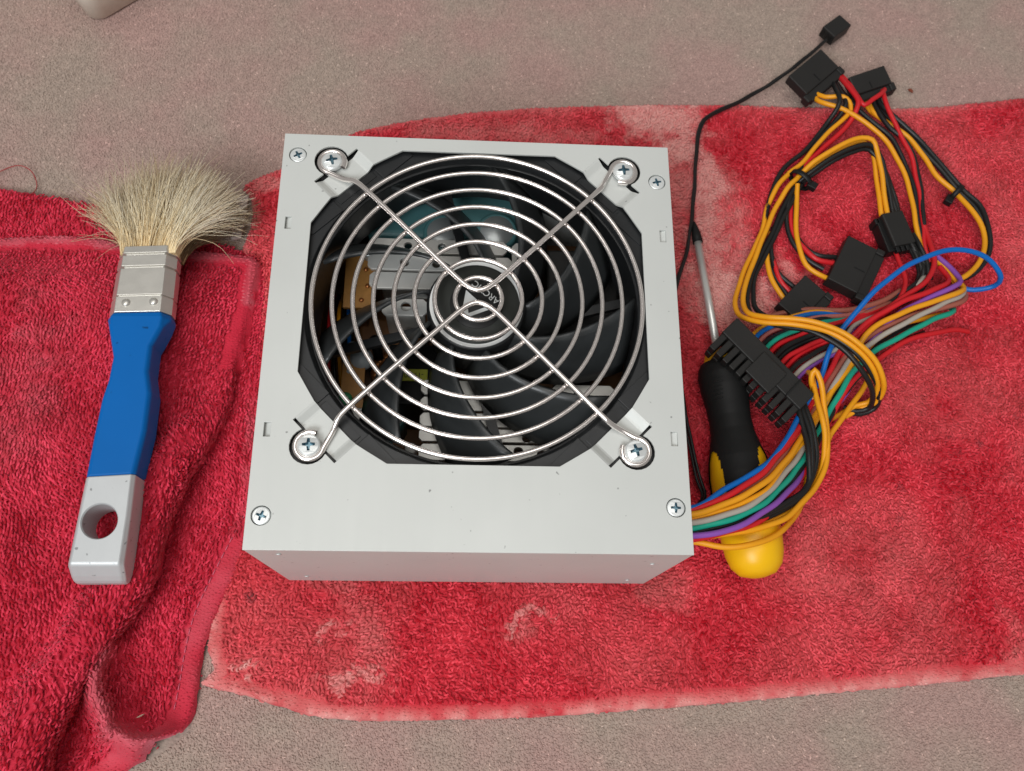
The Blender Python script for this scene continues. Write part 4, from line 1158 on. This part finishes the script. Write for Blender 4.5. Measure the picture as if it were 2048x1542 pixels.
MB().box((-10, 64.5, 25), (66, 21, 34)).build('filter_choke', M_TEAL, psu, bevel=3, seg=4)
for cx, cy, r, h in ((-12.6, 54.6, 8.2, 46), (8.2, 56.0, 8.2, 46)):
    cp = MB().lathe([(r, 8), (r, h - 1.2), (r - .9, h), (r - 1.6, h - .4)], (cx, cy, 0), 32).build('capacitor', M_TEAL, psu)
    MB().lathe([(r - 1.5, h - .5), (r - 1.7, h - .15), (0, h - .15)], (cx, cy, 0), 32).build('capacitor_top', M_CAPTOP, cp)
b1 = MB().box((-44, 33.6, 44), (11.6, 23.6, 1.6)).build('daughter_board', M_PCB2, psu)
MB().box((-44, 33.6, 25), (3, 20, 36)).build('board_stay', M_PCB, b1)
for x, y in ((-42, 38), (-46, 31), (-41, 31), (-43, 25)):
    MB().lathe([(1.0, 0), (.7, .5), (0, .6)], (x, y, 44.8), 12).build('solder_joint', M_COPPER, b1)
MB().lathe([(2.6, 0), (2.6, 5), (2.0, 6), (0, 6)], (-41, 44, 43), 16).build('trimmer', M_CAPTOP, b1)
b2 = MB().box((-45, -4.5, 38), (8.4, 23, 1.6)).build('daughter_board', M_PCB2, psu)
MB().lathe([(2.6, 0), (2.6, 3), (1.2, 4)], (-47, -13.5, 38.8), 16).build('choke', M_GREEN, b2)
MB().box((-42, -18, 37), (3.6, 9, 2.2), 0.5).build('plug_header', M_WHITEP, b2)
gl = MB()
for (x, y, z_, r, sx, sy) in ((-42.5, 3.8, 37.5, 4.6, 1, 1), (-46, 8.5, 38, 2.2, 2.2, .8), (-46.5, -1.5, 37.5, 2.0, .8, 1.3)):
    gl.lathe([(r * math.sin(a), r * .8 * -math.cos(a)) for a in np.linspace(0.05, math.pi - .05, 10)], (x, y, z_), 20)
gl.build('glue_blob', M_GLUE, psu)
tr = MB().box((-22, -3, 24), (20, 24, 34)).build('transformer', M_BLACK, psu, bevel=1)
MB().box((-22, -3.6, 41.4), (9.8, 4.6, .5)).build('yellow_tag', M_YTAG, tr)
text('-19-80', 2.9, (-22.2, -3.6, 41.72), math.pi, M_INK, 'tag_print', tr, .95)
MB().box((-33, 19, 15), (26, 17, 15)).build('film_capacitor', M_PCB, psu, bevel=1.5, seg=3)
MB().lathe([(.2, -1.8), (5.0, -1.6), (5.4, 0), (5.0, 1.6), (.2, 1.8)], (-38, 13, 26), 24, axis=(1, .25, .1)).build('disc_capacitor', M_BLACK, psu)
MB().lathe([(2.2, 8), (2.2, 40), (1.9, 41), (0, 41)], (-22.3, -31.6, 0), 20).build('standing_capacitor', M_WHITEP, psu)
MB().lathe([(1.7, 8), (1.7, 33), (0, 33)], (-27, 16, 0), 20).build('standing_capacitor', M_WHITEP, psu)
MB().box((42, 30, 26), (28, 40, 34)).build('relay_block', M_CHAR, psu, bevel=1)
MB().lathe([(7, 8), (7, 40), (6, 41), (0, 41)], (40, 2, 0), 28).build('capacitor', M_BLACK, psu)

tor = MB()
for i in range(26):                                       # toroid choke: a wound ring
    a_ = 2 * math.pi * i / 26
    cx_, cy_ = -32 + 6.5 * math.cos(a_), 4 + 6.5 * math.sin(a_)
    tor.lathe([(.6, -3.2), (1.9, -2.6), (2.3, 0), (1.9, 2.6), (.6, 3.2)], (cx_, cy_, 22), 10)
tor.build('wound_choke', M_COPPER, psu)
rs_ = random.Random(5)
for (x, y, h_, r_c, m_) in ((-52, 20, 26, 3.2, M_TEAL), (-50, 10, 24, 2.6, M_BLACK), (-36, -8, 22, 3.4, M_BLACK), (-30, -16, 26, 4.0, M_TEAL), (-44, -26, 24, 3.6, M_BLACK),
                            (-34, -28, 30, 4.4, M_TEAL), (-8, -2, 20, 3.0, M_BLACK), (-10, 18, 26, 3.6, M_BLACK), (28, 20, 24, 4.4, M_TEAL), (8, 6, 22, 4.0, M_BLACK), (22, -2, 26, 4.2, M_TEAL)):
    cp = MB().lathe([(r_c, 7), (r_c, h_ - .8), (r_c - .6, h_), (r_c - 1, h_ - .3)], (x, y, 0), 20).build('capacitor', m_, psu)
    MB().lathe([(r_c - .9, h_ - .35), (r_c - 1, h_ - .1), (0, h_ - .1)], (x, y, 0), 20).build('capacitor_top', M_CAPTOP, cp)
for i in range(16):
    x, y = rs_.uniform(-55, -20), rs_.uniform(-36, 30)
    MB().lathe([(.4, -3.2), (.4, -2.2), (1.1, -2), (1.0, 0), (1.1, 2), (.4, 2.2), (.4, 3.2)], (x, y, 9.2 + rs_.uniform(0, 3)), 12, axis=(math.cos(i), math.sin(i), 0)).build('resistor', (M_CHIP, M_COPPER, M_GREEN)[i % 3], psu)
for i, cl in enumerate(('red', 'black', 'orange', 'black', 'blue')):
    tube('inner_wire', spline([(-58 + i * 1.9, 40, 16), (-57 + i * 2, 24, 30 + i), (-56 + i * 2.2, 0, 26 - i), (-52 + i * 3, -22, 20 + i), (-40 + i * 4, -40, 14)], 2.5), .8, WIRE[cl], psu, 8)
# ---- wires
for col, r, pts in WIRES:
    pth = spline(pts, 2.2)
    k_ = np.arange(len(pth))
    for ax_ in range(3):                     # insulation never runs perfectly smooth
        ph = rng.uniform(0, 6.28, 2)
        pth[:, ax_] += (.22 * np.sin(k_ * .31 + ph[0]) + .12 * np.sin(k_ * .83 + ph[1])) * (1 if ax_ < 2 else .6)
    tube('wire', pth, r * 1.09 if r > .8 else r * .9, WIRE[col], psu, 10)


def obx(c, ang, u, v, z0, z1):
    """corner list helper: rectangle around c turned by ang"""
    ca, sa = math.cos(ang), math.sin(ang)
    return [(c[0] + x * ca - y * sa, c[1] + x * sa + y * ca) for x, y in ((u[0], v[0]), (u[1], v[0]), (u[1], v[1]), (u[0], v[1]))]


# twin-row main plug: smooth cable half, toothed mating half
A24 = math.radians(-45.5)
C24 = (117.3, 8.6)
def loc24(u, v):
    ca, sa = math.cos(A24), math.sin(A24)
    return (C24[0] + u * ca - v * sa, C24[1] + u * sa + v * ca)
p24 = MB()
c_ = loc24(0, 4.6)
p24.box((c_[0], c_[1], 17.6), (44, 9.6, 10.6), A24, (-.10, 0))
p24 = p24.build('main_plug', M_CHAR, psu, bevel=.5)
p24['label'] = 'wide black plug with a double row of square sockets'
for i in range(12):
    u = -20.2 + i * 3.67
    c_ = loc24(u, -4.2)
    m = MB()
    m.box((c_[0], c_[1], 20.0 - u * .10), (2.75, 8.4, 4.3), A24, (-.1, 0))
    m.box((c_[0], c_[1], 14.6 - u * .10), (2.75, 8.0, 4.3), A24, (-.1, 0))
    m.build('socket', M_CHAR, p24, bevel=.35)
c_ = loc24(2.0, 0.4)
MB().box((c_[0], c_[1], 23.2), (13, 12.0, 1.3), A24, (-.10, .02)).build('latch', M_CHAR, p24, bevel=.4)
c_ = loc24(14.0, 4.6)
MB().box((c_[0], c_[1], 21.9), (.5, 9.9, 1.4), A24, (-.1, 0)).build('seam', M_BLACK, p24)


def drive_plug(c, ang, w_, l_, h_, tilt, knob=1, label=None):
    """flat drive power plug: slotted shell with two ear lugs on the cable side (-v)"""
    ca, sa = math.cos(ang), math.sin(ang)
    P = lambda u, v: (c[0] + u * ca - v * sa, c[1] + u * sa + v * ca)
    z_at = lambda u, v: c[2] + u * tilt[0] + v * tilt[1]
    m = MB()
    m.box(c, (w_, l_, h_), ang, tilt, taper=.98)
    x, y = P(0, -l_ * .62)
    m.box((x, y, z_at(0, -l_ * .62) - h_ * .12), (w_ * .9, l_ * .4, h_ * .7), ang, tilt)
    o = m.build('drive_plug', M_CHAR, psu, bevel=.4)
    if label:
        o['label'] = label
    for s_ in (-1, 1):
        x, y = P(s_ * w_ * .5, -l_ * .62)
        MB().box((x, y, z_at(s_ * w_ * .5, -l_ * .62) - .5), (3.0, 4.0, h_ * .9), ang, tilt).build('lug', M_CHAR, o, bevel=.5)
    x, y = P(-w_ * .05, -l_ * .25)
    MB().box((x, y, z_at(0, -l_ * .25) + h_ / 2 + .02), (.5, l_ * .35, .3), ang, tilt).build('key_rib', M_BLACK, o)
    return o


drive_plug((161.8, 167.8, 8.5), math.radians(43), 24.5, 12.5, 5.0, (.02, .12))
drive_plug((189.6, 164.6, 7.5), math.radians(23), 20.5, 9.5, 6.0, (0, .18))
drive_plug((168.5, 65.2, 6.5), math.radians(61), 25.5, 14.5, 6.5, (0, 0))
drive_plug((143.8, 47.8, 6.5), math.radians(46), 20.0, 12.5, 6.0, (0, .03))


def four_way(c, ang, label=None):
    m = MB().box(c, (10.5, 17, 7.0), ang)
    o = m.build('four_pin_plug', M_CHAR, psu, bevel=.8)
    ca, sa = math.cos(ang), math.sin(ang)
    for u in (-3.6, -1.2, 1.2, 3.6):
        x, y = c[0] + u * ca - -9.5 * sa, c[1] + u * sa + -9.5 * ca
        MB().box((x, y, c[2]), (1.7, 3.0, 4.5), ang).build('socket', M_BLACK, o, bevel=.3)
    return o


four_way((191.0, 83.0, 8.5), math.radians(14))
m = MB().box((186.2, 81.0, 6.0), (4.2, 17.5, 6.5), math.radians(13))
m.box((182.9, 87.6, 6.0), (2.2, 3.0, 6.5), math.radians(13))
m.build('plug_clip', M_BLACK, psu, bevel=.5)
fp = MB().box((179.2, 200.0, 3.2), (12.5, 8.2, 6.4), math.radians(40), (0, 0)).build('fan_plug', M_CHAR, psu, bevel=.5)
for u in (-2.6, 0, 2.6):
    x, y = 179.2 - 6.3 * math.cos(.7) - u * math.sin(.7), 200.0 - 6.3 * math.sin(.7) + u * math.cos(.7)
    MB().box((x, y, 3.6), (.8, 1.6, 3.0), math.radians(40)).build('socket', M_BLACK, fp)


def cable_tie(c, axis, r, rz, head):
    ax = Vector(axis).normalized()
    u = Vector((0, 0, 1)).cross(ax).normalized()
    rings = []
    m = MB()
    n_ = 24
    prof = [(r, rz, -1.2), (r + .7, rz + .7, -1.2), (r + .7, rz + .7, 1.2), (r, rz, 1.2)]
    vs_, fs_ = [], []
    for ru, rzz, h in prof:
        for i in range(n_):
            a = 2 * math.pi * i / n_
            p = Vector(c) + ax * h + u * (ru * math.cos(a)) + Vector((0, 0, 1)) * (rzz * math.sin(a))
            vs_.append(tuple(p))
    for k in range(4):
        for i in range(n_):
            j = (i + 1) % n_
            k2 = (k + 1) % 4
            fs_.append((k * n_ + i, k * n_ + j, k2 * n_ + j, k2 * n_ + i))
    m.add(vs_, fs_, True)
    o = m.build('cable_tie', M_BLACK, psu)
    MB().box(head, (4.4, 3.6, 3.2), math.atan2(u[1], u[0]) + .2).build('tie_head', M_BLACK, o, bevel=.4)
    return o


cable_tie((150.0, 108.6, 8.0), (1, 1.1, 0), 5.2, 4.0, (154.5, 105.0, 9.0))
cable_tie((223.5, 104.9, 8.0), (1, -.95, 0), 3.8, 3.4, (219.9, 101.2, 7.0))

# ------------------------------------------------------------------ screwdriver
drv = thing('screwdriver', 'screwdriver with black and yellow grip under the cables', 'screwdriver', (105, 10, 0))
T0, T1 = Vector((99.6, 87.1, 4.0)), Vector((111.2, -73.0, 15.0))
AX = (T1 - T0).normalized()
LEN = (T1 - T0).length
MB().lathe([(.5, 0), (1.3, 3), (2.1, 7), (2.35, 11)], tuple(T0), 20, axis=AX).build('tip_sleeve', M_RUBBER, drv)
MB().lathe([(1.75, 10.5), (1.75, 71)], tuple(T0), 24, axis=AX).build('shaft', M_SHAFT, drv)
H0 = 68.5
prof = [(3.4, -1.5), (5.8, -1.2), (6.6, 1.6), (7.9, 3.2), (9.0, 5.5), (9.5, 9), (9.3, 15), (8.4, 22), (8.0, 28), (8.3, 34), (9.6, 40), (11.2, 46), (12.0, 53), (12.1, 62),
        (11.9, 70), (11.8, 78), (11.2, 84), (9.8, 88.5), (7.0, 91.6), (3.0, 92.8), (0, 93)]
MB().lathe([(r, h + H0) for r, h in prof], tuple(T0), 40, axis=AX).build('handle_core', M_YELLOW, drv)
# rubber overlay with two side windows and a scalloped lower edge
hs_ = np.linspace(3.4, 76, 150)
rr_ = np.interp(hs_, [h for r, h in prof], [r for r, h in prof]) + .55
u_ = Vector((0, 0, 1)).cross(AX).normalized(); w_ = AX.cross(u_)
vs_, fs_ = [], []
n_ = 96
for h, r in zip(hs_, rr_):
    for i in range(n_):
        a = 2 * math.pi * i / n_
        vs_.append(tuple(T0 + AX * (h + H0) + (u_ * math.cos(a) + w_ * math.sin(a)) * r))
for k in range(len(hs_) - 1):
    for i in range(n_):
        a = 2 * math.pi * (i + .5) / n_
        h = (hs_[k] + hs_[k + 1]) / 2
        da = min(abs((a - c0 + math.pi) % (2 * math.pi) - math.pi) for c0 in (math.radians(46), math.radians(164), math.radians(280)))
        if (h > 54 and h < 66 and da < .42) or ((h - 54) / 11.5) ** 2 + (da / .42) ** 2 < 1:
            continue
        top = abs((a - math.pi / 2 + math.pi) % (2 * math.pi) - math.pi)
        if h > 62 + 12 * max(0, math.cos(top * 2.2)):
            continue
        j = (i + 1) % n_
        fs_.append((k * n_ + i, k * n_ + j, (k + 1) * n_ + j, (k + 1) * n_ + i))
m = MB(); m.add(vs_, fs_, True)
grip = m.build('rubber_grip', M_RUBBER, drv)
for i in range(6):
    h = 12.5 + i * 1.7
    a = math.radians(62 - i * 2)
    r = np.interp(h, [q_[1] for q_ in prof], [q_[0] for q_ in prof]) + .6
    pth = []
    for t_ in np.linspace(-.2, .2, 6):
        aa = a + t_
        pth.append(tuple(T0 + AX * (h + H0) + (u_ * -math.cos(aa) * 1 + w_ * math.sin(aa)) * r))
    tube('grip_rib', np.array(pth), .28, M_RUBBER, grip, 6)

# ------------------------------------------------------------------ paint brush
brush = thing('paint_brush', 'flat paint brush with blue and silver handle and splayed bristles', 'brush', (-133, -10, 14))
BL, BR = np.array(BRUSH_L), np.array(BRUSH_R)
BT, BB = 31.0, 17.0


def station(i, top, bot, ch, out=0.0):
    l, r = BL[i], BR[i]
    return brush_ring(l, r, top, bot, ch, out)


def brush_ring(l, r, top, bot, ch, grow=0.0):
    l, r = np.array(l, float), np.array(r, float)
    d = (r - l) / np.linalg.norm(r - l)
    l2, r2 = l - d * grow, r + d * grow
    cx, cz = ch
    return [tuple(l2) + (top,), tuple(r2) + (top,), tuple(r2 + d * cx) + (top - cz,), tuple(r2 + d * cx) + (bot + cz,), tuple(r2) + (bot,), tuple(l2) + (bot,),
            tuple(l2 - d * cx) + (bot + cz,), tuple(l2 - d * cx) + (top - cz,)]


def lerp(a, b, t_):
    return np.array(a) * (1 - t_) + np.array(b) * t_


# ferrule with three rolled grooves
rings = []
for t_, g_ in ((0, 0), (.105, .12), (.115, -.75), (.135, -.75), (.145, .12), (.305, .12), (.315, -.75), (.335, -.75), (.345, .12), (.745, .08), (.752, -.5), (.765, -.5), (.772, .08), (1.0, 0)):
    rings.append(brush_ring(lerp(BL[0], BL[1], t_), lerp(BR[0], BR[1], t_), BT + g_, BB + .8 - g_, (3.2, 4.2), g_))
fer = MB().loft(rings).build('ferrule', M_TIN, brush, bevel=.25)
for (x, y) in ((-135.6, 27.4), (-125.2, 28.2)):
    MB().lathe([(1.7, 0), (1.6, .5), (1.1, .95), (.4, 1.1), (0, 1.1)], (x, y, BT - .1), 20).build('rivet', M_TIN, fer)
# blue grip
rings = []
ch = [(1.6, 1.6)] * 20
for i in range(1, 10):
    rings.append(brush_ring(BL[i], BR[i], BT - (.4 if i == 1 else 0), BB + .2, (2.8, 4.0) if i < 3 else (1.3, 1.6)))
fine = []
for a, b in zip(rings[:-1], rings[1:]):
    for t_ in (0, .5):
        fine.append([tuple(lerp(p, q_, t_)) for p, q_ in zip(a, b)])
fine.append(rings[-1])
MB().loft(fine).build('handle_grip', M_BLUE, brush, bevel=.7, seg=3, angle=25)
# silver end: block with a hanging hole and a slanted end face
hc = (-132.6, -58.0)
dirn = (BL[11] - BL[10]) / np.linalg.norm(BL[11] - BL[10])
rings = [brush_ring(BL[9], BR[9], BT + .02, BB + .2, (1.3, 1.6)), brush_ring(BL[10], BR[10], BT, BB + .2, (1.3, 1.6)), brush_ring(BL[11], BR[11], BT - .1, BB + .2, (1.4, 1.8))]
for adv, drop, shr in ((1.0, .7, 0), (4.2, 4.6, .2), (5.6, 6.6, .5), (6.3, 8.2, 1.2)):
    rings.append(brush_ring(BL[11] + dirn * adv, BR[11] + dirn * adv, BT - drop, BB + .2 + shr, (1.4 - shr * .4, 1.6), -shr * .6))
he = MB().loft(rings).build('handle_end', M_SILVER, brush, bevel=.9, seg=3, angle=18)
cut = MB().lathe([(6.2, -4), (6.2, 18.4), (6.9, 19.4), (6.9, 24)], (hc[0], hc[1], BB - 5.0), 48, smooth=False).build('cutter', M_SILVER)
for o_ in (he, cut):
    bm_ = bmesh.new()
    bm_.from_mesh(o_.data)
    bmesh.ops.recalc_face_normals(bm_, faces=bm_.faces)
    bm_.to_mesh(o_.data)
    bm_.free()
bo = he.modifiers.new('hole', 'BOOLEAN')
bo.operation = 'DIFFERENCE'
bo.object = cut
bo.solver = 'EXACT'
dg = bpy.context.evaluated_depsgraph_get()
hm = bpy.data.meshes.new_from_object(he.evaluated_get(dg))
he.modifiers.clear()
he.data = hm
bpy.data.objects.remove(cut)
# bristles
nb = 5600
ang0 = 0.0
ml, mr = np.array(BL[0]), np.array(BR[0])
dx = (mr - ml) / np.linalg.norm(mr - ml)
wid = np.linalg.norm(mr - ml) + 5.0
fw = (np.array(BL[0]) - np.array(BL[1])); fw /= np.linalg.norm(fw)
ncl = 110
cid = rng.integers(0, ncl, nb)
cu_ = rng.uniform(-1, 1, ncl); cv_ = rng.uniform(-1, 1, ncl)
uu = np.clip(cu_[cid] + rng.normal(0, .10, nb), -1, 1)
vv = np.clip(cv_[cid] + rng.normal(0, .22, nb), -1, 1)
segs = 9
tt = np.linspace(0, 1, segs)
base = np.stack([(ml + mr)[0] / 2 + .8 + dx[0] * uu * wid * .5 - fw[0] * 3, (ml + mr)[1] / 2 + dx[1] * uu * wid * .5 - fw[1] * 3, 24.5 + vv * 5.6], 1)
length = rng.normal(42, 4.2, nb) * (1 - .14 * np.abs(uu))
length = length + np.where(vv < -.2, 4.0, 0) - np.where(vv > .2, 4.5 * rng.random(nb), 0)
cs_ = rng.normal(0, .11, ncl)
spread = -.01 + uu * .48 + cs_[cid] * 1.5 + rng.normal(0, .08, nb) + np.where(uu > 0.6, .15 * (uu - .6), 0)
rise = vv * .26 + rng.normal(0, .08, nb) - .08
wild = rng.random(nb) < .03
spread = np.where(wild, spread + rng.normal(0, .55, nb), spread)
curl = spread * .42 + rng.normal(0, .12, ncl)[cid] + rng.normal(0, .10, nb) + np.where(uu > .7, .16, 0)
lift = rng.normal(-.25, .16, nb)
wob = rng.normal(0, .22, nb)
F3 = np.array([fw[0], fw[1], 0]); D3 = np.array([dx[0], dx[1], 0]); U3 = np.array([0, 0, 1.0])
path = np.zeros((nb, segs, 3))
p = base.copy()
path[:, 0] = p
for k in range(1, segs):
    s_ = tt[k]
    a = spread * min(1, s_ * 2.2) + curl * max(0, s_ - .35) * 1.1 + wob * math.sin(s_ * 5.0) * s_
    e = rise * min(1, s_ * 2) + lift * s_
    if k > 3:
        e = e - np.clip((4 - p[:, 2]), 0, 8) * -.12
    dvec = F3[None] * (np.cos(a) * np.cos(e))[:, None] + D3[None] * (np.sin(a) * np.cos(e))[:, None] + U3[None] * np.sin(e)[:, None]
    p = p + dvec * (length / (segs - 1))[:, None]
    p[:, 2] = np.maximum(p[:, 2], -2.0)
    p = p + rng.normal(0, .2, p.shape)
    path[:, k] = p
# three-sided strands, thinning to the tip
tg = np.gradient(path, axis=1)
tg /= np.linalg.norm(tg, axis=2)[..., None] + 1e-9
b1_ = np.cross(tg, np.broadcast_to(U3, tg.shape)); b1_ /= np.linalg.norm(b1_, axis=2)[..., None] + 1e-9
b2_ = np.cross(tg, b1_)
rad = (0.118 * (1 - .5 * tt))[None, :, None] * rng.uniform(.8, 1.25, (nb, 1, 1))
ringv = np.stack([path + (b1_ * math.cos(q_ * 2.0944) + b2_ * math.sin(q_ * 2.0944)) * rad for q_ in range(3)], 2)
vs_ = ringv.reshape(-1, 3)
pat = []
for k in range(segs - 1):
    for q_ in range(3):
        q2 = (q_ + 1) % 3
        pat.append((k * 3 + q_, k * 3 + q2, k * 3 + 3 + q2, k * 3 + 3 + q_))
fs_ = ((np.arange(nb) * segs * 3)[:, None, None] + np.array(pat)[None]).reshape(-1, 4)
me = mesh_np('bristles', vs_, fs_)
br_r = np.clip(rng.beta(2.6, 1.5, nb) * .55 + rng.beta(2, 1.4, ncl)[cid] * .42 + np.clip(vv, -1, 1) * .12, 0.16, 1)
br_r = np.where((rng.random(nb) < .85) & (vv < -.15 + .25 * uu), rng.uniform(0, .14, nb), br_r)  # shaded underside painted in: low strands coloured dark, more to the right
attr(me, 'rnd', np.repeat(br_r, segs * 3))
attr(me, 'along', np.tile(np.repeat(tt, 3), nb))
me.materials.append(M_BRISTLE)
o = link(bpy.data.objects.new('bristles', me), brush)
o['kind'] = 'stuff'

# ------------------------------------------------------------------ small things lying about
bx = MB()
cc = (-184.8, 188.6)
def tub(z_, gr_):
    pts_ = []
    ca, sa = math.cos(math.radians(42)), math.sin(math.radians(42))
    R_, Lx = 7.0, 60.0 + gr_
    for qx, qy, a_ in ((-gr_ + R_, -gr_ + R_, 180), (Lx - R_, -gr_ + R_, 270), (Lx - R_, Lx - R_, 0), (-gr_ + R_, Lx - R_, 90)):
        for i in range(7):
            a = math.radians(a_ + 90 * i / 6)
            x, y = qx + R_ * math.cos(a), qy + R_ * math.sin(a)
            pts_.append((cc[0] + x * ca - y * sa, cc[1] + x * sa + y * ca, z_))
    return pts_
bx.loft([tub(-2.6, -1.2), tub(-2.0, 0), tub(40, 3), tub(40, 1.5), tub(0, -1.6)], smooth=True)
o = bx.build('box', M_CREAM)
tag(o, 'corner of a cream plastic box at the back left of the carpet', 'box')


def flake(name, c, size, ang, m, label, cat):
    b_ = MB()
    n_ = 9
    r0 = random.Random(int(c[0] * 10))
    pts_ = [(c[0] + (size[0] * math.cos(a) * math.cos(ang) - size[1] * math.sin(a) * math.sin(ang)) * r0.uniform(.7, 1.15),
             c[1] + (size[0] * math.cos(a) * math.sin(ang) + size[1] * math.sin(a) * math.cos(ang)) * r0.uniform(.7, 1.15)) for a in [2 * math.pi * i / n_ for i in range(n_)]]
    b_.loft([[(x, y, c[2]) for x, y in pts_], [(c[0] + (x - c[0]) * .8, c[1] + (y - c[1]) * .8, c[2] + .8) for x, y in pts_]])
    return tag(b_.build(name, m, bevel=.1), label, cat)


flake('crumb', (216.7, 169.3, -2.4), (1.6, .8), -.8, M_CRUMB, 'brown crumb on the carpet behind the red towel', 'crumb')
flake('wood_chip', (174.6, 56.9, 3.2), (2.2, .5), -.5, M_CHIP, 'pale sliver on the towel beside the inner drive plugs', 'chip')
flake('wood_chip', (-140.1, -97.4, 13.2), (1.9, .6), -1.0, M_CHIP, 'pale sliver on the folded towel below the brush handle', 'chip')
flake('wood_chip', (-118.2, -123.9, 2.6), (2.0, .3), .5, M_CHIP, 'thin pale sliver inside the hollow of the folded towel', 'chip')
th = tube('thread', spline([(-222, 98, -1.6), (-213.7, 104.3, -1.4), (-205.6, 107.8, -1.2), (-199.6, 104.9, -1.3), (-196, 97.3, -1.4), (-196.5, 92, 0.5)], 1.5), 0.22, M_THREAD, None, 6)
tag(th, 'loose red thread curled on the carpet at the far left', 'thread')
